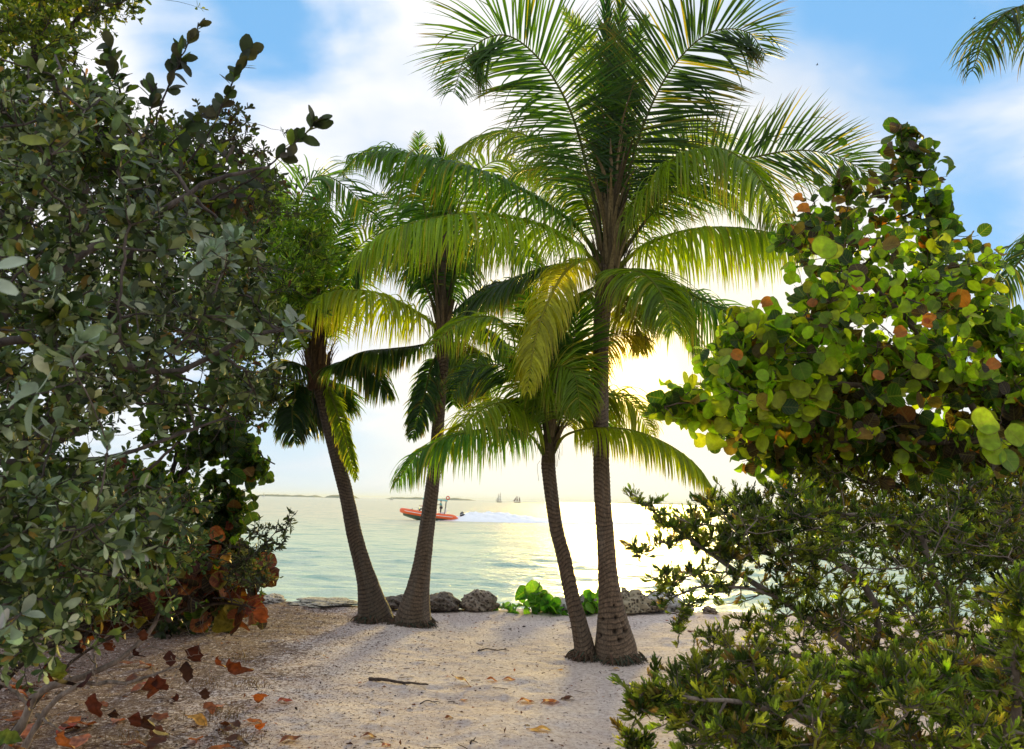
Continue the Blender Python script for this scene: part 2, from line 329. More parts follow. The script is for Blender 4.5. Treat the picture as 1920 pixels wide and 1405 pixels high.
# far islands -------------------------------------------------------
M_ISLE = plainmat('island_green', (.05, .085, .05), .9, var=.3, scale=.02)
for (x0, x1, h, d, s) in [(478, 604, 4.2, 3600, 1), (614, 668, 6, 3000, 2), (726, 892, 4.6, 3500, 3), (1156, 1308, 3.4, 3300, 4), (1420, 1620, 4.5, 3000, 5), (330, 400, 3.5, 3500, 6)]:
    a = P(x0, 939, d)[0]; b = P(x1, 939, d)[0]; n = 90; u = np.linspace(0, 1, n)
    hh = (h/1600*d)*(.55+.9*(fbm(u*9+s*10, u*0, s)-.2))*np.minimum(1, np.minimum(u, 1-u)*9+.15)
    ys = np.linspace(-1, 1, 9); V = []
    for q in ys: V.append(np.stack([a+(b-a)*u, d+q*90+u*0, SEA-.5+(hh+.5)*(1-q*q)], -1))
    V = np.array(V).reshape(-1, 3); i2 = (np.arange(8)[:, None]*n+np.arange(n-1)[None]).ravel()
    tag(mk('island', V, np.stack([i2, i2+1, i2+n+1, i2+n], -1), M_ISLE), kind='structure')
exec_marker = None
# ================================================================== PALMS
def trunk(name, root, prof, d, ringgap=.045, pits=(), dark=1.0, seed=0):
    """prof: (x,y,width_px) from the base up"""
    r = np.random.default_rng(seed)
    p3 = [P(x, y, d) for x, y, w in prof]
    p3[0][2] = -.12
    pts = catmull(p3, 500); wd_ = np.interp(np.linspace(0, 1, 500), np.concatenate([[0], np.cumsum(np.linalg.norm(np.diff(p3, axis=0), axis=1))])/np.sum(np.linalg.norm(np.diff(p3, axis=0), axis=1)), [w for _, _, w in prof])
    k = np.ones(41)/41; wd_ = np.convolve(np.pad(wd_, 20, 'edge'), k, 'valid')
    rad = wd_/1600*d/2
    s = np.concatenate([[0], np.cumsum(np.linalg.norm(np.diff(pts, axis=0), axis=1))]); n = len(pts); K = 56
    t = unit(np.gradient(pts, axis=0)); a = unit(np.cross(t, [0, 1.0, 0])); b = np.cross(t, a); th = np.linspace(0, 2*np.pi, K, endpoint=False)
    S, TH = np.meshgrid(s, th, indexing='ij')
    wob = .03*np.sin(TH+S*2.3)+.018*np.sin(2*TH-S*5)
    ph = (S+wob)/ringgap + .5*vnoise(S*6, S*0, seed+3); fr = ph-np.floor(ph); ring = np.floor(ph)
    saw = np.where(fr < .22, fr/.22, 1-(fr-.22)/.78*.55)
    base = np.clip(1-S/.75, 0, 1)
    rr = rad[:, None]*(1+.11*(fbm(TH*1.3+1, S*1.4, seed, 3)-.45)) + (1-base*.6)*(.005+.006*vnoise(ring, ring*0, seed+2))*(saw-.5) + .006*(vnoise(TH*9, S*14, seed+8)-.5)
    rr = rr + base*.010*(vnoise(TH*14, S*3.0, seed+4)-.5)
    hsh = hash2(ring.astype(np.int64), (TH*2.2).astype(np.int64), seed)
    C = np.array([.135, .093, .060])[None, None]*(.55+.75*saw[..., None]*(.6+.5*hsh[..., None]))*(.75+.6*fbm(TH*3, S*4, seed+5)[..., None])
    C = C*np.where((fr > .9) | (fr < .07), .45, 1)[..., None]
    gry = np.clip(vnoise(TH*2.5, S*2.2, seed+12)*1.6-.8, 0, 1)[..., None]; C = C*(1-gry*.5)+np.array([.19, .165, .13])*gry*.5
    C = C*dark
    for (px, py, rp) in pits:
        q = P(px, py, d-.15); dS = np.abs(pts[:, 2]-q[2]); i0 = np.argmin(dS); dx = q[0]-pts[i0, 0]
        ang = math.asin(max(-1, min(1, dx/max(rad[i0], .01))))
        # angle measured from the side facing the camera
        cx = a[i0]; side = cx[0]
        tt = math.atan2(-1 if b[i0][1] > 0 else 1, 0); 
        vec = np.array([math.sin(ang), -math.cos(ang), 0]); t0 = math.atan2(np.dot(vec, b[i0]), np.dot(vec, a[i0]))
        dth = np.angle(np.exp(1j*(TH-t0)))*rad[i0]; dd = np.hypot(dth, (S-s[i0])*.8)/rp; w = np.exp(-dd**4)
        rr = rr-.035*w; C = C*(1-.88*w[..., None])
    V = pts[:, None]+rr[..., None]*(a[:, None]*np.cos(th)[None, :, None]+b[:, None]*np.sin(th)[None, :, None])
    i = np.arange(n-1)[:, None]*K; j = np.arange(K)[None]; F = np.stack([i+j, i+(j+1) % K, i+K+(j+1) % K, i+K+j], -1).reshape(-1, 4)
    mk(name, V.reshape(-1, 3), F, M_PTRUNK, root, C.reshape(-1, 3))
    mb = MB(); b0_ = np.array([pts[0][0], pts[0][1], 0])          # mat of short roots where the bole meets the sand
    for q in range(150):
        th_ = r.random()*6.283; o_ = np.array([math.cos(th_), math.sin(th_), 0]); R0 = rad[12]*(.96+.05*r.random()); z0 = .02+.08*r.random()**2
        a_ = b0_+o_*R0+[0, 0, z0]; l_ = .03+.10*r.random()**2; s_ = np.array([-o_[1], o_[0], 0])*r.normal(0, .04)
        e_ = b0_+o_*(R0+l_)+s_; e_[2] = ground_z(e_[0], e_[1])-.005; m_ = (a_+e_)/2+o_*.01+[0, 0, .012]
        tube(mb, catmull([a_, m_, e_], 5), np.array([.006, .006, .005, .004, .002])*(.6+.8*r.random()), 4, (.10*(.4+r.random()), .07, .045), cap=False)
    mb.build('root_mat', M_PTRUNK, root)
    return pts[-1], rad

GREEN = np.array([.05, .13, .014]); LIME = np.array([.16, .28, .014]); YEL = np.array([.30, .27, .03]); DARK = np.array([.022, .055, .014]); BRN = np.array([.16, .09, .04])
def frond(root, pts, d, face=.2, Lm=.55, droop=.5, col=GREEN, sweep=.5, nl=74, t0=.16, seed=0, rbase=.026, vee=.15, wid=.034, up=None, sides=(1, 1), ragged=.12):
    r = np.random.default_rng(seed)
    p3 = [P(x, y, d+dd) for x, y, dd in pts]
    C = catmull(p3, 80); T = unit(np.gradient(C, axis=0)); s = np.linspace(0, 1, 80)
    upv = unit(np.array([0, 0, 1.0])*(1-face)+np.array([0, -1.0, .0])*face) if up is None else unit(np.asarray(up, float))
    Nn = unit(upv-(T@upv)[:, None]*T); 
    for k in range(80):                       # keep the frame continuous
        if k and np.dot(Nn[k], Nn[k-1]) < 0: Nn[k] = -Nn[k]
    for _ in range(6): Nn[1:-1] = unit(Nn[:-2]+Nn[1:-1]*2+Nn[2:])
    S = np.cross(T, Nn)
    nl = int(nl*2.0)
    ts = np.concatenate([np.linspace(t0, .995, nl)+r.normal(0, .0035, nl) for _ in range(2)]); ts = np.clip(ts, t0, .998); sg = np.concatenate([np.full(nl, 1.), np.full(nl, -1.)])
    keep = r.random(2*nl) > .05
    sdm = np.where(sg > 0, sides[0], sides[1]); keep &= r.random(2*nl) < sdm
    ts, sg = ts[keep], sg[keep]; n = len(ts)
    ip = lambda A: np.stack([np.interp(ts, s, A[:, q]) for q in range(3)], -1)
    c, t, nn, ss = ip(C), unit(ip(T)), unit(ip(Nn)), unit(ip(S))
    u = (ts-t0)/(1-t0)
    Lm = Lm*1.3; wid = wid*.66; droop = droop*(2.1-1.6*min(face, .7)) if droop > .3 else droop
    Ln = Lm*(.55+.9*np.sin(np.pi*np.clip(u*.78+.16, 0, 1))-.35)*np.where(u > .82, 1-(u-.82)*1.9, 1)*(1+r.normal(0, .07, n))
    ang = (sweep*(.55+.75*u)+r.normal(0, .07, n))            # forward lean of the leaflets
    fa = np.clip(ang, .05, 1.4)
    d0 = unit(ss*sg[:, None]*np.cos(fa)[:, None]+t*np.sin(fa)[:, None]+nn*(vee+r.normal(0, .09, n))[:, None])
    dr = np.clip(droop*(1+r.normal(0, .22, n)), 0, 1.6); g = np.array([0, 0, -1.0])
    kink = r.random(n) < ragged; dr = np.where(kink, dr+.7, dr); d0 = unit(d0+(vnoise(ts*9+seed*3.3, sg*5., seed)-.5)[:, None]*ss*.0+(vnoise(ts*11+seed*1.7, sg*7., seed+1)-.5)[:, None]*t*.45)
    M = 6; pos = c.copy(); PT = [pos.copy()]; DT = []; cur = d0
    for q in range(M):
        w = (dr*(.22+.42*(q/M)))[:, None]; cur = unit(cur+g*w); DT.append(cur); pos = pos+cur*(Ln/M)[:, None]; PT.append(pos.copy())
    DT.append(cur); PT = np.array(PT); DT = np.array(DT)                        # (M+1, n, 3)
    wp = np.array([.45, .95, 1.0, .9, .68, .4, .04])*wid*.5
    wv = unit(t[None]-np.sum(t[None]*DT, -1, keepdims=True)*DT); nv = np.cross(wv, DT)
    tw = r.normal(0, .35, n)[None, :, None]; wv = unit(wv+nv*tw)
    nv = unit(np.cross(wv, DT)); nv = nv*np.sign(np.sum(nv*nn[None], -1, keepdims=True)+1e-6)
    scw = (Ln/Lm)[None, :, None]**.5
    Lft = PT+wv*wp[:, None, None]*scw; Rgt = PT-wv*wp[:, None, None]*scw; Mid = PT-nv*wp[:, None, None]*.45
    V = np.stack([Lft, Mid, Rgt], 2).transpose(1, 0, 2, 3)                       # n, M+1, 3, 3
    base = (np.arange(n)*(M+1)*3)[:, None, None]+(np.arange(M)*3)[None, :, None]+np.arange(2)[None, None]
    F = np.stack([base, base+1, base+4, base+3], -1).reshape(-1, 4)
    cc = np.asarray(col)[None]*(1+r.normal(0, .14, (n, 1)))*np.array([1, 1, 1])
    yl = (r.random(n) < .05)[:, None]; cc = np.where(yl, cc*.4+YEL*.6, cc); cc = np.clip(cc, .003, .8)
    tipb = np.where(r.random(n) < .3, .8, .1)[:, None, None]*np.array([0, 0, 0, .05, .2, .6, 1.0])[None, :, None]
    CC = cc[:, None]*(1-tipb)+np.array([.19, .12, .04])*tipb
    CC = np.repeat(CC[:, :, None], 3, axis=2)
    fo = mk('frond', V.reshape(-1, 3), F, M_PALM, root, CC.reshape(-1, 3))
    mb = MB(); rr = rbase*(1-.86*s**.8); rr[:10] *= np.linspace(1.7, 1, 10)
    rc = np.clip(np.asarray(col)[None]*.5+np.array([.14, .13, .03])*(.35+.5*s[:, None]), 0, 1)
    tube(mb, C, rr, 6, rc); ro = mb.build('midrib', M_PALM, None)
    ro.parent = fo; ro.location = tuple(-np.array(root.location))
    return fo
def heart(root, x0, y0, x1, y1, w, d, n=60, seed=0, col=(.15, .10, .05), hang=.12):
    """fibrous sheaths and old boots round the growing point"""
    r = np.random.default_rng(seed); mb = MB()
    A, B = P(x0, y0, d), P(x1, y1, d); ax = B-A; W_ = w/1600*d/2
    for k in range(n):
        t = r.random()**1.1; th = r.random()*2*np.pi; rad = W_*(1-.35*t); o = np.array([math.cos(th), math.sin(th), 0])
        p0 = A+ax*t+o*rad*.8; ln = np.linalg.norm(ax)*(.2+.3*r.random())
        out = o*(.15+.45*r.random()**2)
        q = [p0, p0+(unit(ax)+out)*ln*.5, p0+(unit(ax)+out*1.5)*ln*.9+np.array([0, 0, -.02-r.random()*.04])]
        c = catmull(q, 7); wd2 = (.010+.022*r.random())*np.array([1, 1, .9, .8, .6, .4, .1]); tt = unit(np.gradient(c, axis=0)); sv = unit(np.cross(tt, o))
        V = np.stack([c+sv*wd2[:, None], c+o*.006, c-sv*wd2[:, None]], 1).reshape(-1, 3); i = (np.arange(6)*3)[:, None]+np.arange(2)[None]
        mb.add(V, np.stack([i, i+1, i+4, i+3], -1).reshape(-1, 4), np.array(col)*(.35+1.1*r.random()))
    for k in range(n//2):                                # hanging threads
        th = r.random()*2*np.pi; o = np.array([math.cos(th), math.sin(th), 0]); p0 = A+ax*r.random()*.6+o*W_
        q = catmull([p0, p0+o*.04*r.random()+[0, 0, -hang*r.random()], p0+o*.05*r.random()+[0, 0, -hang*(1+r.random())]], 5)
        tube(mb, q, .0022, 3, np.array(col)*(.4+r.random()))
    # solid core
    s = np.linspace(0, 1, 12); tube(mb, A[None]+ax[None]*s[:, None], W_*(.8-.5*s)*(1+.12*np.sin(s*40)), 14, np.array(col)*.7)
    return mb.build('crown_fibre', M_TWIG, root)

def palm(label, base, d, **kw):
    b = P(base[0], base[1], d); b[2] = 0
    return thing('coconut_palm', b, label, 'palm tree', 'coconut palms on the beach')

dA = G(1155, 1238)[1]; dC = G(1098, 1238)[1]+.05; dB = G(778, 1172)[1]; dD = G(703, 1166)[1]+.1
print('depths', dA, dC, dB, dD, 'sand edge', G(960, 1137)[1], 'sun', math.degrees(SUN_EL), math.degrees(SUN_AZ))
# --- palm A, the tall one with the swollen base
A = palm('tallest coconut palm with swollen pitted base standing in front of the sun', (1155, 1238), dA)
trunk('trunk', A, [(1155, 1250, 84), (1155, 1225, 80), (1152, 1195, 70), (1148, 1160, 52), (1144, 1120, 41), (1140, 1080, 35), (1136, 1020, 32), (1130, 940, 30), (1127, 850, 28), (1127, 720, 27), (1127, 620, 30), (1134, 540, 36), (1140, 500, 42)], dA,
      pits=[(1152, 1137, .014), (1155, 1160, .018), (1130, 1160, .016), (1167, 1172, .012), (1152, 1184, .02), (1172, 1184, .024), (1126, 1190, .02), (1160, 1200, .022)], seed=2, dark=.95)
heart(A, 1140, 560, 1150, 300, 58, dA, 170, 5, (.17, .125, .06), .2)
a_ = [
 # pts, face, Lm, droop, col, sweep
 ([(1138, 500, 0), (1102, 320, -.1), (1066, 200, -.25), (1010, 110, -.4), (945, 66, -.5), (880, 95, -.6), (850, 175, -.7)], .85, .68, .16, GREEN*.9, .55),
 ([(1140, 500, 0), (1143, 250, 0), (1138, 60, -.05), (1132, -90, -.1)], .9, .22, .0, DARK*1.2+[0, .03, .01], 1.15),
 ([(1142, 480, .05), (1152, 250, .1), (1158, 90, .2), (1172, -60, .25)], .7, .20, .0, GREEN*.9, 1.0),
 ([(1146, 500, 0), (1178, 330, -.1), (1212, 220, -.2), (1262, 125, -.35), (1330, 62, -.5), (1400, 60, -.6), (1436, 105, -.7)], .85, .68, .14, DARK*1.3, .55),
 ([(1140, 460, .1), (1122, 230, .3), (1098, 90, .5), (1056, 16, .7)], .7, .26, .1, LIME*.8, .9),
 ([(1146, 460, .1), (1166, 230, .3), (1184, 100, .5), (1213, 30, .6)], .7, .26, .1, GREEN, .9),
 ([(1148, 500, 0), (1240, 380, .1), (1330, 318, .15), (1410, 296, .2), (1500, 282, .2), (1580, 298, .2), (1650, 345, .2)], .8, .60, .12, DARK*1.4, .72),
 ([(1148, 500, 0), (1190, 390, -.3), (1260, 300, -.6), (1340, 278, -.8), (1400, 305, -1.0), (1440, 365, -1.1), (1462, 425, -1.2)], .25, .62, .62, LIME*.72, .4),
 ([(1150, 510, 0), (1210, 460, -.2), (1290, 432, -.45), (1370, 427, -.6), (1450, 438, -.8), (1525, 462, -.9)], .15, .58, .7, LIME*1.0+[.03, .02, 0], .3),
 ([(1150, 525, .1), (1210, 515, .1), (1280, 545, .1), (1350, 580, 0), (1420, 606, -.1), (1460, 640, -.1)], .35, .60, .6, GREEN*1.2, .4),
 ([(1140, 530, .1), (1175, 520, .4), (1230, 545, .7), (1280, 600, 1.0), (1310, 660, 1.1)], .3, .5, .6, LIME*.8, .4),
 ([(1134, 500, 0), (1080, 425, -.2), (1008, 372, -.4), (941, 338, -.6), (874, 311, -.8), (807, 296, -.9), (735, 284, -1.0), (655, 290, -1.1)], .2, .55, .55, GREEN*1.15, .4),
 ([(1132, 515, 0), (1085, 462, -.3), (1008, 421, -.6), (941, 405, -.8), (874, 401, -1.0), (790, 414, -1.2), (715, 440, -1.3), (660, 490, -1.3)], .12, .58, .75, LIME*1.0, .3),
 ([(1132, 530, -.05), (1105, 488, -.3), (1062, 508, -.6), (1025, 572, -.8), (1003, 640, -.9), (988, 735, -1.0)], .5, .34, .9, YEL*.9+LIME*.5, .6),
 ([(1134, 530, .1), (1060, 497, .3), (970, 520, .5), (900, 556, .7), (850, 610, .8)], .3, .5, .55, DARK*1.3, .4),
 ([(1136, 490, .1), (1090, 360, .3), (1035, 285, .5), (965, 248, .7), (895, 258, .9), (830, 305, 1.0)], .35, .5, .45, LIME*.75, .45),
 ([(1146, 490, .1), (1200, 350, .4), (1260, 270, .6), (1320, 240, .8), (1375, 262, .9)], .6, .45, .3, LIME*.8, .6),
 ([(1138, 500, .1), (1105, 380, .6), (1050, 320, 1.1), (980, 320, 1.5), (920, 370, 1.7)], .3, .5, .5, GREEN, .4),
 ([(1148, 500, .1), (1205, 400, .6), (1280, 350, 1.1), (1350, 360, 1.4), (1410, 420, 1.6)], .3, .5, .5, GREEN, .4),
 ([(1140, 520, 0), (1170, 505, -.5), (1215, 520, -.9), (1250, 570, -1.1), (1262, 620, -1.2)], .3, .45, .5, LIME*.7, .4),
 ([(1138, 535, .1), (1105, 545, .4), (1060, 590, .7), (1040, 650, .8)], .4, .45, .5, GREEN, .4),
 ([(1140, 540, .1), (1165, 560, .5), (1190, 600, .8), (1200, 660, .9)], .3, .35, .5, YEL*.4+LIME*.4, .4),
]
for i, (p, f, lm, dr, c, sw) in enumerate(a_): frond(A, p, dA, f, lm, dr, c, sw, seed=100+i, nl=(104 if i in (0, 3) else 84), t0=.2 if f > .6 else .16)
# --- palm C, the short one leaning on A
C_ = palm('short slender coconut palm leaning away from the foot of the tallest palm', (1098, 1238), dC)
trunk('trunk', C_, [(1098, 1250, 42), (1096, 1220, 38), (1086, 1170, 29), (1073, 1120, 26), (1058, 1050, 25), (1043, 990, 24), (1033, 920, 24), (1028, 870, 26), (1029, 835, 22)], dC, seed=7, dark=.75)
heart(C_, 1028, 868, 1038, 640, 34, dC, 60, 9, (.10, .075, .035))
c_ = [
 ([(1036, 850, 0), (1060, 817, -.1), (1110, 804, -.15), (1180, 806, -.2), (1250, 832, -.25), (1305, 872, -.3), (1340, 920, -.3)], .1, .36, .75, LIME*.8+[.05, .03, 0], .45),
 ([(1022, 850, 0), (1000, 790, -.2), (960, 757, -.35), (915, 762, -.5), (868, 800, -.6), (835, 850, -.6)], .3, .42, .6, LIME*.9+[.04, .02, 0], .4),
 ([(1022, 855, 0), (990, 815, -.3), (930, 805, -.5), (860, 815, -.7), (790, 845, -.8), (742, 905, -.9)], .2, .40, .65, GREEN*1.4, .45),
 ([(1032, 840, 0), (1034, 720, 0), (1022, 620, -.1), (985, 555, -.2)], .7, .42, .2, GREEN*1.1, .8),
 ([(1030, 830, 0), (1008, 720, -.2), (975, 640, -.3), (930, 598, -.5), (865, 602, -.6), (805, 655, -.7)], .3, .48, .5, LIME*.7, .4),
 ([(1028, 830, .05), (1000, 740, .1), (955, 690, .2), (895, 690, .3), (850, 740, .35)], .5, .45, .4, DARK*1.3, .45),
 ([(1034, 830, 0), (1055, 730, .3), (1100, 660, .45), (1165, 626, .5), (1225, 642, .5)], .4, .36, .5, YEL*.6, .4),
 ([(1038, 835, .1), (1070, 775, .35), (1125, 742, .45), (1180, 752, .45), (1222, 815, .45)], .4, .40, .5, YEL*.35+LIME*.6, .4),
 ([(1034, 830, 0), (1052, 720, -.1), (1075, 640, -.2), (1085, 560, -.2)], .8, .40, .15, GREEN, .8),
 ([(1036, 830, .1), (1070, 740, .3), (1095, 720, .5), (1120, 760, .6), (1125, 830, .6)], .5, .4, .5, GREEN*1.2, .4),
 ([(1026, 840, 0), (990, 760, .3), (950, 750, .5), (905, 790, .6)], .3, .36, .6, GREEN, .4),
 ([(1032, 840, -.02), (1020, 740, -.35), (1040, 690, -.6), (1075, 700, -.7), (1090, 780, -.7)], .5, .38, .5, LIME*.7, .4),
]
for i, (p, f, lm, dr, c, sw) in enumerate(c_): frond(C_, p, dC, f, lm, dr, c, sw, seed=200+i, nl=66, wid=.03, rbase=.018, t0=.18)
# --- palm B
B = palm('coconut palm with dark ringed trunk leaning right beside the leftmost palm', (778, 1172), dB)
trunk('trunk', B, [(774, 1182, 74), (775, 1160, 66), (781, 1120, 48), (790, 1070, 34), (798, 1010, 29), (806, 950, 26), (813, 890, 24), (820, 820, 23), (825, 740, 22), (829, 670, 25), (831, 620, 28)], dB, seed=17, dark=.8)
heart(B, 830, 660, 834, 440, 48, dB, 70, 19, (.12, .085, .045))
b_ = [
 ([(830, 620, 0), (834, 440, 0), (826, 255, -.1)], .8, .28, .0, GREEN*1.1, 1.0),
 ([(828, 610, 0), (806, 440, -.1), (778, 335, -.2), (745, 282, -.3), (690, 282, -.4), (642, 325, -.4)], .35, .5, .5, GREEN*1.1, .4),
 ([(826, 620, 0), (785, 588, -.3), (735, 560, -.5), (690, 546, -.7), (635, 546, -.8), (590, 560, -.9), (566, 600, -.9)], .12, .62, .65, LIME*1.0+[.05, .02, 0], .35),
 ([(828, 640, 0), (779, 650, -.1), (731, 655, -.2), (674, 662, -.3), (625, 690, -.3)], .15, .36, .7, DARK*1.3, .35),
 ([(832, 610, 0), (880, 560, -.2), (940, 530, -.3), (1000, 560, -.4)], .3, .5, .55, DARK*1.5, .4),
 ([(828, 650, 0), (808, 690, -.1), (795, 745, -.15), (772, 822, -.2)], .5, .24, .6, DARK*1.8, .5),
 ([(832, 640, 0), (865, 650, -.1), (890, 690, -.2), (885, 740, -.2)], .4, .38, .6, LIME*.7, .4),
 ([(832, 610, 0), (865, 490, -.2), (915, 450, -.3), (975, 470, -.4), (1010, 520, -.4)], .4, .5, .45, GREEN*1.1, .4),
 ([(828, 610, 0), (780, 500, -.2), (725, 470, -.3), (670, 500, -.4), (650, 550, -.4)], .35, .5, .5, GREEN, .4),
 ([(830, 610, 0), (850, 420, .2), (890, 330, .3), (945, 300, .4), (1000, 340, .5)], .5, .5, .4, LIME*.7, .5),
 ([(828, 610, .1), (790, 450, .4), (740, 380, .6), (690, 370, .8), (640, 420, .9)], .4, .48, .4, GREEN, .5),
 ([(830, 600, 0), (815, 420, .3), (790, 320, .5), (785, 250, .6)], .7, .30, .15, GREEN, .8),
 ([(830, 640, .1), (850, 690, .3), (850, 760, .4)], .5, .35, .4, GREEN, .4),
 ([(832, 630, .1), (890, 610, .4), (940, 640, .6), (965, 700, .7)], .3, .45, .5, GREEN, .4),
]
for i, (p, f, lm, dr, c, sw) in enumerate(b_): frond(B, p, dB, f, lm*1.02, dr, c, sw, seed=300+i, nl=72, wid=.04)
# --- palm D, leftmost
D = palm('leftmost coconut palm with broad base and bare trunk leaning left', (703, 1166), dD)
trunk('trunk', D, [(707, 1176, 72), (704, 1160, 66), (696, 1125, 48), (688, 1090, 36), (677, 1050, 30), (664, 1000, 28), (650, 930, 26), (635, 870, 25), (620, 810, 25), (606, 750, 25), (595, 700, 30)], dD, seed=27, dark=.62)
heart(D, 597, 730, 590, 560, 56, dD, 90, 29, (.13, .075, .04), .25)
d_ = [
 ([(592, 690, 0), (586, 540, 0), (592, 420, -.1), (604, 330, -.1)], .8, .32, .05, GREEN*1.3, .9),
 ([(590, 690, 0), (558, 500, -.2), (560, 380, -.4), (600, 330, -.5), (660, 360, -.6), (712, 430, -.6)], .5, .55, .35, GREEN*1.2, .5),
 ([(588, 690, 0), (540, 580, -.2), (490, 540, -.3), (440, 560, -.4)], .4, .5, .5, LIME*.7, .4),
 ([(594, 690, 0), (625, 560, .2), (660, 480, .3), (710, 440, .4), (760, 470, .4)], .5, .5, .4, LIME*.8, .5),
 ([(586, 705, 0), (560, 720, -.1), (548, 770, -.2), (552, 830, -.2)], .5, .30, .6, DARK*1.3, .4),
 ([(588, 700, 0), (545, 680, -.3), (505, 700, -.4), (480, 760, -.4)], .3, .42, .6, DARK*1.5, .4),
 ([(600, 700, -.05), (622, 745, -.15), (645, 815, -.2), (668, 900, -.2)], .4, .17, .6, LIME*.9+[.04, .02, 0], .5),
 ([(598, 700, 0), (640, 680, -.3), (690, 690, -.4), (730, 740, -.4)], .3, .42, .6, DARK*1.6, .4),
 ([(596, 705, 0), (615, 720, .3), (640, 770, .4)], .5, .4, .5, GREEN, .4),
 ([(590, 690, 0), (600, 560, .3), (640, 420, .4), (690, 380, .5)], .6, .38, .2, GREEN, .7),
 ([(590, 690, 0), (565, 560, .2), (530, 440, .3), (500, 380, .4)], .6, .38, .2, GREEN, .7),
 ([(592, 705, 0), (585, 745, .2), (575, 800, .3)], .5, .4, .5, DARK, .4),
]
for i, (p, f, lm, dr, c, sw) in enumerate(d_): frond(D, p, dD, f, lm*.98, dr, c, sw, seed=400+i, nl=70, wid=.04)
# --- palm at the right edge, crown mostly outside the frame
dE = 7.5; bE = P(2190, 940, dE); bE[2] = 0
E = thing('coconut_palm', bE, 'coconut palm whose dark fronds reach in from the right edge of the photo', 'palm tree', 'coconut palms on the beach')
trunk('trunk', E, [(2190, 1280, 70), (2185, 1150, 40), (2170, 800, 28), (2140, 500, 28), (2125, 330, 34)], dE, seed=37)
heart(E, 2125, 340, 2120, 200, 50, dE, 50, 39)
for i, (p, f, lm, dr, c, sw) in enumerate([
 ([(2122, 310, 0), (2060, 120, -.1), (1985, 30, -.2), (1925, 12, -.3), (1880, 30, -.3), (1845, 80, -.35), (1822, 135, -.35)], .3, .5, .6, DARK*1.1, .5),
 ([(2122, 320, 0), (2060, 380, -.1), (1980, 420, -.1), (1925, 475, -.2), (1880, 530, -.2), (1845, 585, -.2)], .3, .34, .6, DARK*1.8, .5),
 ([(2125, 310, 0), (2150, 150, 0), (2200, 50, 0), (2300, 30, 0)], .5, .5, .4, GREEN, .5), ([(2125, 310, 0), (2200, 240, 0), (2300, 280, 0), (2360, 380, 0)], .2, .5, .6, GREEN, .4),
 ([(2125, 310, 0), (2110, 150, .3), (2060, 20, .5), (2030, -80, .5)], .5, .5, .4, GREEN, .5), ([(2125, 320, 0), (2180, 380, .3), (2230, 460, .5), (2240, 560, .5)], .4, .5, .5, LIME, .4),
 ([(2125, 310, 0), (2080, 260, -.5), (2030, 290, -.9), (2000, 360, -1.1)], .4, .4, .5, GREEN, .4)]): frond(E, p, dE, f, lm, dr, c, sw, seed=500+i, nl=60)
# ================================================================== SHRUBS AND TREES
def in_poly(px, py, poly):
    c = np.zeros(len(px), bool); n = len(poly)
    for i in range(n):
        x1, y1 = poly[i]; x2, y2 = poly[(i+1) % n]
        k = ((y1 > py) != (y2 > py)) & (px < (x2-x1)*(py-y1)/((y2-y1) or 1e-9)+x1); c ^= k
    return c
def edge_dist(px, py, poly):
    m = np.full(len(px), 1e9); n = len(poly)
    for i in range(n):
        a = np.array(poly[i], float); b = np.array(poly[(i+1) % n], float); ab = b-a
        t = np.clip(((px-a[0])*ab[0]+(py-a[1])*ab[1])/max(ab@ab, 1e-9), 0, 1)
        m = np.minimum(m, np.hypot(px-a[0]-ab[0]*t, py-a[1]-ab[1]*t))
    return m
def sample(poly, n, d, th, r, spread=60.):
    """points through a crown that is thick in the middle and thin at its rim"""
    P_ = np.array(poly, float); lo, hi = P_.min(0), P_.max(0); out = []
    while len(out) < n:
        px = r.uniform(lo[0], hi[0], 4*n); py = r.uniform(lo[1], hi[1], 4*n); k = in_poly(px, py, poly); px, py = px[k], py[k]
        e = np.clip(edge_dist(px, py, poly)/spread, 0.08, 1)**.5; dd = d+th*e*r.uniform(-1, 1, len(px))
        out += [(a, b, c) for a, b, c in zip(px, py, dd)]
    return np.array([P(a, b, c) for a, b, c in out[:n]])
def pnt(q):                    # (x, y, d) in the photo, or ('w', x, d, z)
    return W(*q[1:]) if q[0] == 'w' else P(*q)
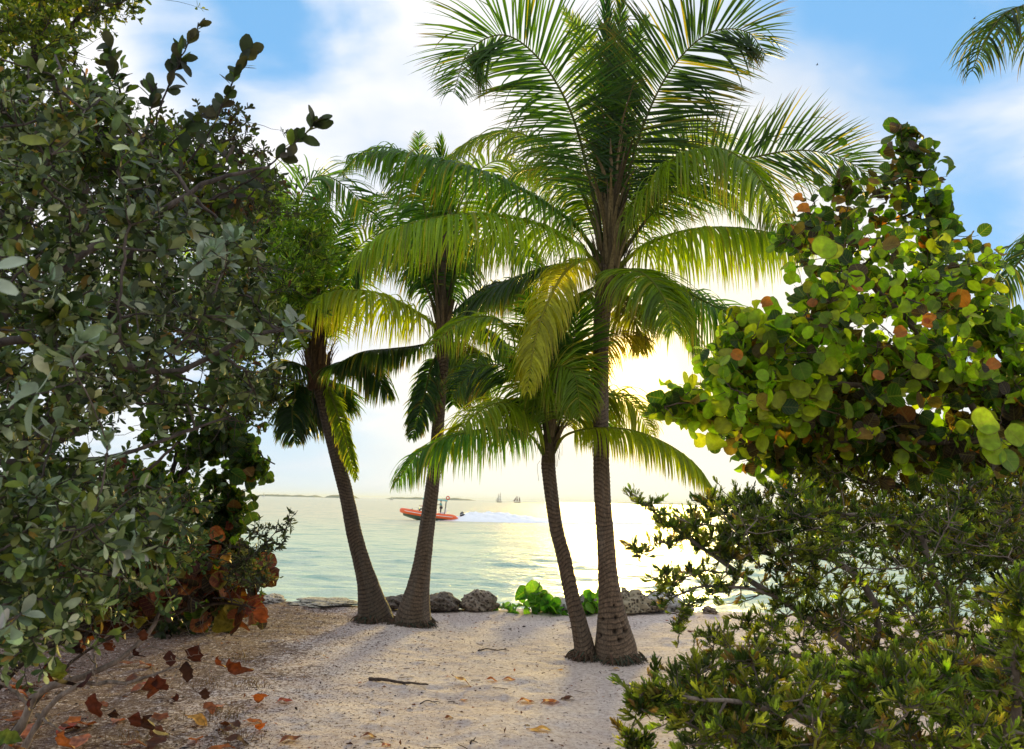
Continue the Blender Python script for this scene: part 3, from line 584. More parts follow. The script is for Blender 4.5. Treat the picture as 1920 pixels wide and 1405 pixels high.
class Tree:
    def __init__(s, seed, barkcol=(.10, .075, .055)):
        s.r = np.random.default_rng(seed); s.nodes = []; s.rad = []; s.buf = np.zeros((4096, 3)); s.mb = MB(); s.bc = np.array(barkcol)
    def limb(s, pts, r0, r1, k=8, wig=.012):
        c = catmull([pnt(q) for q in pts], 26 if len(pts) > 2 else 14); c = c+np.cumsum(s.r.normal(0, wig*.25, c.shape), 0)*np.linspace(0, 1, len(c))[:, None]*.5
        c = c+s.r.normal(0, wig*.25, c.shape)
        rr = np.linspace(r0, r1, len(c)); rr = rr*(1+s.r.normal(0, .06, len(c))); tube(s.mb, c, rr, k, s.bc*(.7+.6*s.r.random((len(c), 1)))); s.nodes += list(c); s.rad += list(rr); return c
    def grow(s, T, r0, r1, n=9, sag=.06, wig=.012, k=5, keep=True, maxlen=None):
        """join every point of T to its nearest node by a bent branch, nearest first; returns the end directions"""
        T = np.asarray(T); Nd = np.array(s.nodes); cnt = len(Nd); s.buf = np.zeros((cnt+len(T)*(n-2)+4, 3)); s.buf[:cnt] = Nd; dist = np.min(np.linalg.norm(T[:, None]-Nd[None, ::3], axis=2), axis=1); ends = []
        for i in np.argsort(dist):
            t = T[i]; Nd = s.buf[:cnt]; v = t-Nd; dd = np.linalg.norm(v, axis=1)+.35*np.maximum(0, Nd[:, 2]-t[2]); j = int(np.argmin(dd)); a = Nd[j]; l = np.linalg.norm(t-a)
            if l < .01: ends.append((t, unit(s.r.normal(0, 1, 3)), a)); continue
            mid = (a+t)/2+s.r.normal(0, .12, 3)*l*.6+np.array([0, 0, -sag*l*s.r.random()])
            u = np.linspace(0, 1, n)[:, None]; c = a*(1-u)**2+2*mid*u*(1-u)+t*u*u; c[1:-1] += s.r.normal(0, wig*l, (n-2, 3))*.5
            ra = min(r0, s.rad[j]*.9); rr = np.linspace(max(ra, r1), r1, n)
            tube(s.mb, c, rr, k, s.bc*(.6+.8*s.r.random()), cap=False)
            if keep: s.nodes += list(c[2:]); s.rad += list(rr[2:]); s.buf[cnt:cnt+n-2] = c[2:]; cnt += n-2
            ends.append((t, unit(c[-1]-c[-3]), c[-3]))
        return ends
# leaf templates: (u along, v across, w lift), faces
def tpl_obov(k=5, wmax=.25, tip=.72, fold=.12, curl=.12, end=.03):
    u = np.linspace(0, 1, k)**.85; w = wmax*np.sin(np.pi*np.clip(u, 0, 1)**tip*.97+.03)**.75; w[0] = .03; w[-1] = end
    V = []
    for a, b in zip(u, w):
        z = -curl*a*a; V += [(a, b, z+fold*b), (a, 0, z), (a, -b, z+fold*b)]
    i = (np.arange(k-1)*3)[:, None]+np.arange(2)[None]; return np.array(V), np.stack([i, i+1, i+4, i+3], -1).reshape(-1, 4)
def tpl_round(k=12, fold=.30):
    th = np.linspace(0, 2*np.pi, k, endpoint=False); V = [(.5, 0, 0)]
    for t in th:
        x, y = .5-.5*math.cos(t), .52*math.sin(t)
        if abs(t) < .01: x = .07
        V.append((x, y, fold*abs(y)+.05*math.cos(3*t)-.10*(x-.5)**2))
    F = np.array([(0, 1+i, 1+(i+1) % k) for i in range(k)]); return np.array(V), F
def tpl_thin():
    return np.array([(0, .03, 0), (0, -.03, 0), (.6, .12, .05), (.6, -.12, .05), (1, 0, -.05)]), None
T_OB = tpl_obov(6, .25, 1.5, .2, .18, .09); T_OB3 = tpl_obov(4, .24, 1.4, .18, .1, .12); T_OBW = tpl_obov(6, .31, 1.25, .15, .15, .08); T_EL = tpl_obov(5, .18, 1.0, .15, .15); T_RD = tpl_round(); rv_, rf_ = tpl_round(14, .55); rv_ = np.array(rv_); rv_[:, 2] += .10*np.sin(rv_[:, 0]*9)+.12*np.cos(rv_[:, 1]*11); rv_[:, 1] *= .85; T_RC = (rv_, rf_); T_NA = tpl_obov(4, .11, 1.3, .1, -.12, .05); T_DRY = tpl_obov(10, .36, .9, .45, .5, .06); _d = T_DRY[0]; _d[:, 2] += .09*np.sin(_d[:, 0]*12)+.06*np.sin(_d[:, 1]*14+_d[:, 0]*5); _d[:, 1] *= 1+.22*np.sin(_d[:, 0]*17+1); _d[:, 1] += .06*np.sin(_d[:, 0]*6)
def leaves(mb, pos, dr, nrm, size, col, tpl, r, curlvar=.0):
    V0, F0 = tpl; n = len(pos)
    dr = unit(dr); sd = unit(np.cross(dr, nrm)); nn = np.cross(sd, dr); size = np.broadcast_to(size, (n,))
    w = V0[:, 2][None]*(1+curlvar*r.normal(0, 1, (n, 1)))
    asp = 1+.10*r.normal(0, 1, (n, 1))
    V = pos[:, None]+size[:, None, None]*(dr[:, None]*V0[None, :, 0, None]+sd[:, None]*(V0[None, :, 1]*asp)[..., None]+nn[:, None]*w[..., None])
    F = (F0[None]+(np.arange(n)*len(V0))[:, None, None]).reshape(-1, F0.shape[1])
    uv = np.tile(V0[:, :2], (n, 1)); mb.add(V.reshape(-1, 3), F, np.repeat(col, len(V0), axis=0), uv)
def pick(r, n, cols, ps, var=.18):
    ps = np.array(ps, float); ps /= ps.sum(); k = r.choice(len(cols), n, p=ps); c = np.array(cols)[k]; return np.clip(c*(1+r.normal(0, var, (n, 1)))*(1+r.normal(0, .06, (n, 3))), .004, .85)
def rosettes(mb, ends, r, k, size, cols, ps, tpl, back=.06, tilt=(25, 80), up=.35, szvar=.28, uni=False):
    """leaves spiralling round the last few centimetres of every twig"""
    pos, dr, nm, sz, cl = [], [], [], [], []
    for (t, ax, a0) in ends:
        kk = max(2, int(r.poisson(k))); ax = unit(ax+np.array([0, 0, up])+r.normal(0, .25, 3)); q = unit(np.cross(ax, r.normal(0, 1, 3))); b = np.cross(ax, q)
        ph = r.random()*6.28; s = r.uniform(0, 1, kk)**1.3; ti = np.radians(tilt[0]+(tilt[1]-tilt[0])*s+r.normal(0, 9, kk)); an = ph+np.arange(kk)*2.4
        o = q[None]*np.cos(an)[:, None]+b[None]*np.sin(an)[:, None]; D = ax[None]*np.cos(ti)[:, None]+o*np.sin(ti)[:, None]
        bd = unit(a0-t+1e-6); pos.append(t[None]+bd[None]*(back*s)[:, None]); dr.append(D); nm.append(ax[None]*np.sin(ti)[:, None]-o*np.cos(ti)[:, None]+r.normal(0, .12, (kk, 3)))
        sc_ = size*(1+r.normal(0, .12)); sz.append(sc_*(1+r.normal(0, szvar, kk))*(.75+.4*s)); tone = .45+1.15*float(fbm(t[0]*2.6+t[1], t[2]*2.6-t[1], 91, 3)); cq = pick(r, kk, cols, ps) if not uni else pick(r, 1, cols, ps)*(1+r.normal(0, .12, (kk, 1)))*(.75+1.3*(1-s[:, None])**2); cl.append(cq*tone*(1+r.normal(0, .14)))
    pos, dr, nm, sz, cl = np.vstack(pos), np.vstack(dr), np.vstack(nm), np.clip(np.concatenate(sz), size*.3, size*1.8), np.clip(np.vstack(cl), .004, .85)
    V0, F0 = tpl; V1 = V0.copy(); V1[:, 2] = V0[:, 2]*2.2+.06*np.sin(V0[:, 0]*7)+.25*V0[:, 1]*V0[:, 0]; V2 = V0.copy(); V2[:, 1] *= .78; V2[:, 1] += .10*np.sin(V0[:, 0]*3.1); V2[:, 2] *= -.6
    w = r.integers(0, 3, len(pos))
    for q, tv in enumerate(((V0, F0), (V1, F0), (V2, F0))):
        m_ = w == q
        if m_.any(): leaves(mb, pos[m_], dr[m_], nm[m_], sz[m_], cl[m_], tv, r, .6)
def clusters(tree, poly, ncl, per, d, th, sig, rb=(.009, .004), rt=(.0028, .0012), sag=.06, margin=None):
    """clump centres joined to the limbs, then tips gathered round each centre"""
    r = tree.r; c = sample(poly, ncl, d, th, r); tree.grow(c, rb[0], rb[1], 11, sag, .02)
    tips = []
    for q in c:
        k = r.poisson(per)+1; s = sig*(.6+.8*r.random()); tips.append(q+r.normal(0, 1, (k, 3))*np.array([s, s, s*.75]))
    return tree.grow(np.vstack(tips), rt[0], rt[1], 6, sag, .03, 4, keep=False)

SIL = [(.16, .20, .08), (.09, .13, .025), (.03, .055, .01), (.38, .42, .26), (.32, .20, .04), (.15, .18, .02)]
# ---------------- left: silvery shrub close to the camera, in two depths
gx_ = lambda x, d: W(x, d, 0.0)
S1 = thing('silver_shrub', gx_(-260, 3.0), 'large silvery green leaved shrub filling the left of the photo', 'shrub')
t = Tree(21, (.075, .06, .05))
t.limb([('w', -330, 3.0, -.05), ('w', -300, 2.9, .9), (-120, 700, 2.8), (60, 380, 2.8), (120, 180, 3.2), (100, 100, 3.4)], .035, .004)
t.limb([(-200, 820, 2.9), (0, 640, 2.6), (150, 660, 2.6), (330, 690, 2.8), (480, 620, 2.9), (590, 610, 3.0)], .022, .005)
t.limb([(-120, 700, 2.8), (120, 500, 2.9), (260, 420, 3.0), (400, 340, 3.1), (500, 320, 3.2)], .022, .006)
t.limb([(-230, 900, 3.0), (0, 870, 2.8), (200, 860, 2.9), (380, 800, 3.1), (430, 780, 3.2)], .016, .004)
t.limb([('w', -330, 3.0, .4), (-200, 1100, 2.8), (0, 1060, 2.7), (150, 990, 2.8), (280, 1010, 3.0)], .03, .005)
t.limb([(-200, 1100, 2.8), (-50, 1150, 2.4), (60, 1120, 2.4)], .012, .004)
t.limb([(-120, 700, 2.8), (-20, 520, 2.0), (0, 500, 1.6)], .02, .003)
mb = MB()
e = clusters(t, [(-90, 20), (60, 60), (200, 180), (300, 280), (360, 360), (470, 430), (500, 480), (440, 540), (560, 590), (612, 612), (590, 650), (500, 670), (480, 740), (400, 760), (330, 770), (240, 760), (150, 850), (60, 840), (-90, 860)], 185, 5.2, 3.0, .75, .06)
rosettes(mb, e, t.r, 10, .041, SIL, [18, 26, 36, 12, 1.5, 9], T_OB)
e = clusters(t, [(-90, 880), (60, 870), (170, 900), (280, 930), (330, 1000), (270, 1040), (180, 1060), (175, 1150), (130, 1190), (40, 1230), (-90, 1260)], 80, 5, 2.7, .55, .07)
rosettes(mb, e, t.r, 10, .040, SIL, [18, 26, 36, 12, 1.5, 9], T_OB)
# a few showy rosettes right in front
e2 = []
for (x, y, d) in [(130, 655, 2.0), (165, 640, 2.05), (20, 745, 1.9), (395, 470, 2.5), (430, 490, 2.6), (360, 500, 2.5), (560, 600, 2.6), (450, 610, 2.6), (200, 825, 2.2), (90, 530, 2.4), (180, 560, 2.5), (440, 450, 2.6), (310, 445, 2.6), (250, 560, 2.6), (40, 1150, 2.1), (0, 1180, 2.0), (230, 1020, 2.4), (250, 1040, 2.4), (70, 930, 2.3), (110, 790, 2.4), (480, 640, 2.7)]: e2.append(P(x, y, d))
e = t.grow(np.array(e2), .004, .002, 9, .1, .02)
rosettes(mb, e, t.r, 12, .056, [(.20, .27, .17), (.28, .34, .25), (.13, .18, .10)], [5, 3, 3], T_OB, up=.6)
leaves(mb, np.array([P(-20, 505, 1.35), P(-28, 520, 1.35)]), np.array([RV+UV*.35, RV-UV*.45]), np.array([[0, -1, .5], [0, -1, .4]]), np.array([.058, .055]), np.array([(.30, .36, .28), (.33, .38, .31)]), T_OB, t.r)
t.grow(sample([(60, 650), (300, 620), (480, 680), (460, 860), (300, 980), (100, 980)], 90, 3.3, .6, t.r), .0035, .001, 9, .08, .05, 4)
mb.build('foliage', M_SILVER, S1); t.mb.build('branches', M_BARK, S1)

# second silvery shrub further back, darker and denser
S2 = thing('broadleaf_shrub', gx_(-120, 4.6), 'dense dark green shrub with small oval leaves behind the silvery shrub', 'shrub')
t = Tree(22, (.08, .06, .045))
t.limb([('w', -160, 4.6, -.05), (-60, 950, 4.6), (60, 700, 4.6), (150, 420, 4.6), (180, 200, 4.6)], .06, .012)
t.limb([(60, 700, 4.6), (200, 560, 4.5), (330, 420, 4.6), (440, 280, 4.7)], .03, .008)
t.limb([(-60, 950, 4.6), (120, 820, 4.5), (300, 720, 4.6), (450, 640, 4.8)], .03, .008)
t.limb([(-60, 1000, 4.6), (130, 960, 4.5), (250, 900, 4.6), (330, 830, 4.7)], .03, .006)
t.limb([(-60, 1100, 4.6), (100, 1080, 4.5), (250, 1080, 4.6)], .03, .006)
mb = MB()
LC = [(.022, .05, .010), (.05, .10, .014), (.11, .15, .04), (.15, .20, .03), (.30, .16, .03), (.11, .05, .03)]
e = clusters(t, [(-80, 200), (100, 230), (180, 210), (290, 250), (400, 300), (490, 400), (500, 520), (450, 620), (480, 700), (430, 740), (300, 740), (200, 800), (60, 850), (-80, 900)], 280, 5.5, 4.7, .8, .085)
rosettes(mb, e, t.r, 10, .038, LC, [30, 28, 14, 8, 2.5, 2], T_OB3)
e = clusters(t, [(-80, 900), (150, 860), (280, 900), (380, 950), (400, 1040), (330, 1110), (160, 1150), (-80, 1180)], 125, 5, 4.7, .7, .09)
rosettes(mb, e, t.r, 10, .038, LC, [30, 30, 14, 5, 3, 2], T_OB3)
mb.build('foliage', M_SILVER, S2); t.mb.build('branches', M_BARK, S2)

# dark-leaved shoots standing out against the sky
S3 = thing('dark_leaved_tree', gx_(-260, 3.8), 'tree with dark upright shoots of large leaves silhouetted against the sky at upper left', 'tree')
t = Tree(23, (.05, .04, .035)); mb = MB()
t.limb([('w', -260, 3.8, -.05), (-40, 1000, 3.7), (200, 620, 3.6), (255, 400, 3.5), (262, 260, 3.5)], .05, .012)
shoots = [([(262, 300, 3.5), (250, 250, 3.5), (215, 150, 3.45), (205, 70, 3.4)], 1.0), ([(262, 330, 3.5), (310, 180, 3.45), (345, 110, 3.4), (380, 45, 3.4)], 1.0),
          ([(255, 400, 3.5), (380, 270, 3.4), (430, 170, 3.35), (470, 95, 3.35)], 1.0), ([(255, 440, 3.5), (460, 340, 3.3), (540, 270, 3.25), (600, 215, 3.2)], 1.0),
          ([(262, 300, 3.5), (280, 220, 3.5), (290, 150, 3.5)], .6), ([(262, 330, 3.5), (360, 230, 3.5), (400, 190, 3.5)], .6), ([(250, 330, 3.5), (180, 230, 3.5), (150, 160, 3.5)], .8)]
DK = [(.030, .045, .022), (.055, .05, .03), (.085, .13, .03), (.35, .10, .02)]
for pts, sc_ in shoots:
    c = t.limb(pts, .006, .0025, 5, .01); n = int(26*sc_); s = t.r.uniform(.42, 1, n)**.8; pos = np.stack([np.interp(s, np.linspace(0, 1, len(c)), c[:, q]) for q in range(3)], -1)
    tg = unit(c[-1]-c[len(c)//2]); D = unit(tg[None]*(.5+.5*s[:, None])+t.r.normal(0, .75, (n, 3))*np.array([1, .6, 1])); leaves(mb, pos, D, unit(t.r.normal(0, 1, (n, 3))+np.array([0, -1.2, .3])), .066*(1+t.r.normal(0, .2, n)), pick(t.r, n, DK, [30, 12, 6, .6]), T_OBW, t.r, .5)
e = clusters(t, [(140, 120), (230, 190), (330, 280), (420, 300), (500, 330), (450, 400), (300, 400), (180, 330), (130, 250)], 60, 5, 3.6, .4, .07)
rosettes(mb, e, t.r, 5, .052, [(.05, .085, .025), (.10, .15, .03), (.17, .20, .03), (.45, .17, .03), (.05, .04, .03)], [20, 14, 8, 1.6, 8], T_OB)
mb.build('foliage', M_SMALL, S3); t.mb.build('branches', M_TWIG, S3)

# fine-leaved tree behind, yellow-green at the top
def bushy(name, label, base, limbs, specs, mat, seed, bark=(.06, .045, .035), cat='tree', group=None):
    root = thing(name, base, label, cat, group); t = Tree(seed, bark); mb = MB()
    for l in limbs: t.limb(*l)
    for (poly, ncl, per, d, th, sig, k, size, cols, ps, tpl, up) in specs:
        e = clusters(t, poly, ncl, per, d, th, sig); rosettes(mb, e, t.r, k, size, cols, ps, tpl, up=up)
    mb.build('foliage', mat, root); t.mb.build('branches', M_TWIG, root); return root, t
YG = [(.10, .14, .02), (.16, .19, .025), (.05, .085, .02), (.30, .22, .03)]
bushy('fine_leaved_tree', 'tall yellow green fine leaved tree rising at the top left corner', gx_(-60, 6.6),
      [([('w', -80, 6.6, -.05), (-30, 700, 6.6), (20, 350, 6.6), (60, 120, 6.6), (90, -60, 6.6)], .09, .02), ([(20, 350, 6.6), (110, 220, 6.5), (140, 100, 6.5)], .03, .01), ([(20, 300, 6.6), (200, 260, 6.5), (340, 290, 6.4), (440, 260, 6.3)], .03, .01), ([(60, 120, 6.6), (160, 20, 6.5), (200, -60, 6.5)], .03, .01)],
      [([(-80, -80), (260, -80), (250, 2), (190, 20), (160, 70), (120, 130), (130, 240), (60, 330), (-80, 350)], 260, 7, 6.6, .9, .13, 9, .050, YG, [30, 22, 26, 4], T_OB3, .3),
       ([(340, 240), (380, 185), (420, 200), (460, 215), (495, 280), (500, 330), (520, 370), (470, 420), (300, 440), (130, 420), (100, 300), (200, 230)], 170, 7, 6.3, .7, .11, 7, .045, [(.035, .045, .025), (.06, .06, .03), (.07, .10, .02), (.12, .05, .03)], [24, 14, 10, 3], T_OB3, .3)], M_SMALL, 31)
bushy('hanging_branch', 'dark twig with small leaves hanging in at the top edge left of the blue gap', P(150, -330, 4.0), [([(100, -400, 4), (160, -200, 4.0), (190, -60, 4.0), (170, 20, 4.0)], .012, .002), ([(180, -100, 4), (215, -20, 4), (245, 5, 4)], .006, .002)],
      [([(150, -60), (260, -70), (250, 8), (215, 12), (160, 35), (150, 10)], 14, 5, 4, .2, .05, 6, .034, DK, [20, 10, 3, 0], T_EL, .0)], M_SMALL, 32, cat='branch')
FE = [(.16, .26, .03), (.24, .33, .035), (.08, .15, .025), (.35, .36, .05)]
bushy('feathery_tree', 'bright lime green feathery tree between the left thicket and the leftmost palm', gx_(300, 10.8),
      [([('w', 300, 10.8, -.05), (340, 900, 10.8), (420, 650, 10.7), (480, 480, 10.6), (510, 370, 10.6)], .05, .012), ([(420, 650, 10.7), (510, 560, 10.6), (580, 440, 10.5)], .025, .008), ([(420, 650, 10.7), (400, 520, 10.7), (410, 420, 10.7)], .025, .008)],
      [([(400, 380), (480, 340), (530, 370), (570, 400), (605, 440), (610, 500), (580, 550), (540, 590), (500, 640), (420, 680), (370, 600), (370, 460)], 230, 8, 10.6, .8, .18, 12, .085, FE, [30, 20, 22, 4], T_NA, .6)], M_SMALL, 33)

M_ROUNDD = leafmat('dying_sea_grape_leaf', .22, .6, (1.5, 1.6, .6), .25, round_leaf=True, noise=.45)
# ---------------- left: dark sea grape with reddish dying leaves
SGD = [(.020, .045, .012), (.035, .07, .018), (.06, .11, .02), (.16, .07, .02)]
SGR = [(.13, .028, .014), (.19, .055, .02), (.07, .018, .012), (.20, .17, .025), (.08, .12, .02), (.30, .14, .035)]
def roundleaves(t, mb, tips, k, size, cols, ps, facing=.9, gap=.05, szv=.26, droop=.1, crump=.12):
    r = t.r; pos, D, Nn, S, C = [], [], [], [], []
    for (e, ax, a0) in tips:
        kk = max(1, r.poisson(k)); bd = unit(a0-e); sdv = unit(np.cross(ax, r.normal(0, 1, 3)))
        for q in range(kk):
            pos.append(e+bd*gap*q); D.append(unit(sdv*(1 if q % 2 else -1)+ax*.5+r.normal(0, .3, 3)+np.array([0, 0, -droop]))); Nn.append(unit(r.normal(0, .9, 3)+np.array([0, -facing, .35]))); S.append(size*(1+r.normal(0, szv)))
        C.append(pick(r, kk, cols, ps))
    pos, D, Nn, S, C = np.array(pos), np.array(D), np.array(Nn), np.clip(S, size*.4, size*1.7), np.vstack(C); m_ = r.random(len(pos)) < crump
    leaves(mb, pos[~m_], D[~m_], Nn[~m_], S[~m_], C[~m_], T_RD, r, .9)
    if m_.any(): leaves(mb, pos[m_], D[m_], Nn[m_], S[m_]*1.1, C[m_], T_RC, r, .5)
S5 = thing('sea_grape_tree', gx_(-130, 5.9), 'dark sea grape with small round leaves and bare twigs at left, silhouetted over the water', 'tree')
t = Tree(51, (.045, .035, .03)); mb = MB()
t.limb([('w', -130, 5.9, -.05), (-60, 1230, 5.9), (100, 1120, 5.9), (262, 1080, 5.9), (290, 1010, 5.8), (310, 930, 5.8), (348, 881, 5.7), (385, 840, 5.6), (396, 764, 5.6)], .055, .012)
t.limb([(310, 930, 5.8), (330, 860, 5.8), (335, 800, 5.9), (300, 740, 6)], .02, .006)
t.limb([(348, 881, 5.7), (400, 850, 5.6), (450, 830, 5.5), (515, 870, 5.4)], .014, .004)
t.limb([(290, 1010, 5.8), (360, 975, 5.6), (430, 950, 5.5), (450, 1000, 5.5)], .014, .004)
t.limb([(262, 1120, 5.9), (200, 1000, 5.9), (120, 930, 5.9), (40, 860, 6)], .03, .008)
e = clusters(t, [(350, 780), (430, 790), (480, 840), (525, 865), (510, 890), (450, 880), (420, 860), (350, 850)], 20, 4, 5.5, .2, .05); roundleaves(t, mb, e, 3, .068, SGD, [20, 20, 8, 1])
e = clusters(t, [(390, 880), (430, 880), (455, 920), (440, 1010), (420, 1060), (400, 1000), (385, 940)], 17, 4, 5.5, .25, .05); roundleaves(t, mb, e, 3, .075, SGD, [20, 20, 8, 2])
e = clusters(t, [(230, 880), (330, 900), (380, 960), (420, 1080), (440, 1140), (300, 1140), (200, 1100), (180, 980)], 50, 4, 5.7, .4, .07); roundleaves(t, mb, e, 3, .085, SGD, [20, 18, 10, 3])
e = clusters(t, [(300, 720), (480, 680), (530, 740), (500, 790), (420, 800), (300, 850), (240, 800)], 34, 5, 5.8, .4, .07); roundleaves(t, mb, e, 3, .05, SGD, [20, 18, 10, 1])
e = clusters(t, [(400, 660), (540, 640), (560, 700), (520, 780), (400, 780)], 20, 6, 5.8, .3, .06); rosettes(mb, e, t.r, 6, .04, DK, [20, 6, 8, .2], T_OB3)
e = t.grow(sample([(300, 880), (420, 800), (470, 850), (420, 960), (330, 960)], 60, 5.7, .2, t.r), .003, .001, 7, .1, .05, 4)
mb.build('foliage', M_ROUND, S5); t.mb.build('branches', M_TWIG, S5)

S6 = thing('sea_grape_shrub', gx_(-60, 5.6), 'low sea grape bush with large red, brown and yellow dying leaves under the left thicket', 'shrub')
t = Tree(52, (.05, .035, .025)); mb = MB()
t.limb([('w', -60, 5.6, -.03), (60, 1230, 5.6), (240, 1170, 5.6), (300, 1110, 5.4), (400, 1060, 5.2), (430, 1030, 5.1)], .03, .006)
t.limb([(240, 1170, 5.6), (320, 1150, 5.4), (420, 1130, 5.2), (490, 1140, 5.1)], .016, .004)
t.limb([(240, 1170, 5.6), (170, 1130, 5.5), (90, 1110, 5.5)], .016, .004)
e = clusters(t, [(100, 1090), (200, 1060), (300, 1060), (400, 1010), (460, 1040), (460, 1110), (470, 1150), (380, 1160), (200, 1170), (100, 1170)], 46, 3, 5.4, .45, .07); roundleaves(t, mb, e, 2.2, .095, SGR+[(.03, .02, .015)], [10, 6, 12, 3, 5, 2, 16], .7, crump=.7)
big = [(345, 1015, .13), (395, 1005, .12), (412, 1035, .09), (385, 1005, .10), (435, 1050, .08), (310, 1085, .13), (352, 1095, .14), (405, 1088, .10), (225, 1115, .13), (175, 1120, .12), (405, 960, .10), (235, 930, .11), (230, 870, .1), (420, 790, .11), (318, 1020, .08), (285, 1090, .1), (330, 1070, .11), (425, 1085, .12), (495, 1150, .1)]
for (x, y, s_) in big:
    t.grow(np.array([P(x, y-6, 5.0)]), .003, .0015, 8, .1, .02)
    leaves(mb, np.array([P(x, y-14, 5.0)]), unit(np.array([[t.r.normal(0, .5), -.2, -.8]])), np.array([[t.r.normal(0, .4), -1, .2]]), np.array([s_*.95]), pick(t.r, 1, SGR, [5, 8, 3, 6, 2, 2]), T_RC, t.r, .8)
mb.build('foliage', M_ROUNDD, S6); t.mb.build('branches', M_TWIG, S6)

bushy('grey_leaved_sapling', 'thin spray of small grey green leaves reaching over the water right of the left thicket', gx_(20, 5.4),
      [([('w', 20, 5.4, -.03), (150, 1230, 5.3), (340, 1150, 5.2), (420, 1090, 5.0), (470, 1050, 4.9), (510, 1010, 4.9), (545, 978, 4.9)], .012, .002), ([(420, 1110, 5), (460, 1090, 4.9), (505, 1060, 4.9)], .005, .002), ([(440, 1075, 5), (455, 1020, 4.9), (495, 990, 4.9)], .005, .002), ([(400, 1120, 5), (450, 1130, 4.9), (480, 1150, 4.9)], .005, .002)],
      [([(450, 1020), (490, 980), (548, 970), (535, 1010), (500, 1050), (505, 1080), (470, 1110), (440, 1130), (420, 1090)], 26, 5, 4.9, .2, .04, 6, .032, [(.05, .07, .04), (.10, .12, .08), (.03, .04, .03)], [5, 3, 4], T_EL, .3)], M_SMALL, 35, cat='shrub')

bushy('background_thicket', 'dark low thicket touching the sand far behind the left bushes', gx_(150, 10.6),
      [([('w', 150, 10.6, -.05), (170, 1120, 10.6), (220, 1080, 10.6), (330, 1090, 10.5)], .04, .01), ([('w', -50, 10.6, -.05), (-30, 1120, 10.6), (30, 1080, 10.6)], .04, .01)],
      [([(-150, 1040), (80, 1050), (250, 1040), (380, 1060), (450, 1110), (462, 1160), (380, 1200), (100, 1210), (-150, 1215)], 170, 7, 10.5, .7, .16, 9, .09, [(.02, .03, .012), (.035, .05, .018), (.05, .02, .014)], [5, 4, 2], T_OB3, .2)], M_SMALL, 36)

# low bare limb with hanging brown leaves, bottom left
S7 = thing('bare_branch_shrub', gx_(40, 5.0), 'low crooked grey limb with shrivelled brown leaves hanging over the leaf mould at bottom left', 'shrub')
t = Tree(57, (.24, .19, .15)); mb = MB()
t.limb([('w', 30, 5.0, -.02), (45, 1350, 5.0), (70, 1300, 5.0), (150, 1270, 5.0), (225, 1235, 5.05), (280, 1185, 5.1), (300, 1150, 5.15), (330, 1130, 5.2)], .030, .010, 10)
t.limb([('w', 55, 4.95, -.02), (75, 1350, 4.95), (110, 1310, 4.9), (160, 1283, 4.9), (240, 1282, 4.9), (300, 1262, 4.9), (340, 1250, 4.9)], .022, .005, 9)
t.limb([(180, 1255, 5.0), (178, 1215, 5.1), (200, 1195, 5.1), (240, 1165, 5.2)], .008, .003, 6)
t.limb([(240, 1235, 5.0), (290, 1215, 5.0), (330, 1235, 5.0), (420, 1250, 4.9)], .006, .002, 6)
t.limb([(60, 1330, 5.0), (20, 1290, 5.0), (-30, 1260, 5.0)], .012, .006, 6); t.limb([(70, 1340, 5), (90, 1355, 4.9), (115, 1375, 4.9)], .014, .004, 6)
t.grow(sample([(60, 1180), (200, 1150), (380, 1150), (440, 1260), (300, 1330), (120, 1340), (-20, 1290)], 200, 5.0, .35, t.r), .004, .0012, 9, .05, .05, 4)
DRY = [(.07, .022, .014), (.16, .05, .02), (.26, .10, .035), (.035, .018, .014)]
for (x, y, s_, c) in [(60, 1200, .08, 0), (210, 1200, .09, 1), (255, 1215, .07, 0), (385, 1290, .08, 3), (330, 1300, .07, 0), (215, 1330, .08, 3), (60, 1310, .08, 0), (270, 1180, .08, 1), (430, 1235, .15, 1), (372, 1210, .13, 0), (350, 1240, .13, 3), (100, 1235, .17, 3), (105, 1240, .15, 1), (178, 1300, .16, 0), (172, 1260, .12, 0), (280, 1270, .13, 1), (295, 1265, .12, 0), (260, 1335, .12, 0), (410, 1230, .08, 1), (20, 1375, .12, 2), (318, 1220, .1, 0), (285, 1340, .14, 3), (120, 1370, .13, 2), (495, 1140, .11, 1), (150, 1205, .1, 3)]:
    leaves(mb, np.array([P(x, y, 4.85)]), unit(np.array([[t.r.normal(0, .3), 0, -1]])), np.array([[t.r.normal(0, .8), -1, 0]]), np.array([s_*.85]), np.array([DRY[c]])*.8*(1+t.r.normal(0, .1)), T_DRY, t.r, .6)
leaves(mb, np.array([P(106, 1232, 4.8), P(-10, 1378, 4.8)]), unit(np.array([[.15, 0, -1], [1, 0, -.2]])), np.array([[.3, -1, 0], [0, -1, .4]]), np.array([.13, .12]), np.array([(.13, .19, .03), (.10, .16, .03)]), T_DRY, t.r, .2)
mb.build('dry_foliage', M_DRY, S7); t.mb.build('branches', M_BARK, S7)

# ---------------- right: big sea grape
SG = [(.15, .25, .014), (.28, .38, .018), (.035, .075, .014), (.38, .40, .025), (.20, .12, .03), (.42, .13, .025), (.05, .03, .018)]
S8 = thing('sea_grape_tree', gx_(2150, 5.0), 'sunlit sea grape tree with large round yellow green leaves at the right of the photo', 'tree')
t = Tree(81, (.10, .07, .05)); mb = MB()
t.limb([('w', 2180, 5.2, -.05), (2120, 1000, 5.1), (2000, 800, 5.0), (1930, 740, 4.9), (1840, 710, 4.9), (1770, 680, 4.9), (1700, 600, 4.9), (1640, 560, 5.0), (1560, 600, 4.9)], .08, .012)
t.limb([(1930, 740, 4.9), (1850, 790, 4.8), (1780, 700, 4.8), (1700, 610, 4.8)], .03, .01)
t.limb([(1770, 680, 4.9), (1760, 560, 5.0), (1730, 430, 5.0), (1700, 340, 5.0), (1690, 240, 5.0)], .03, .005)
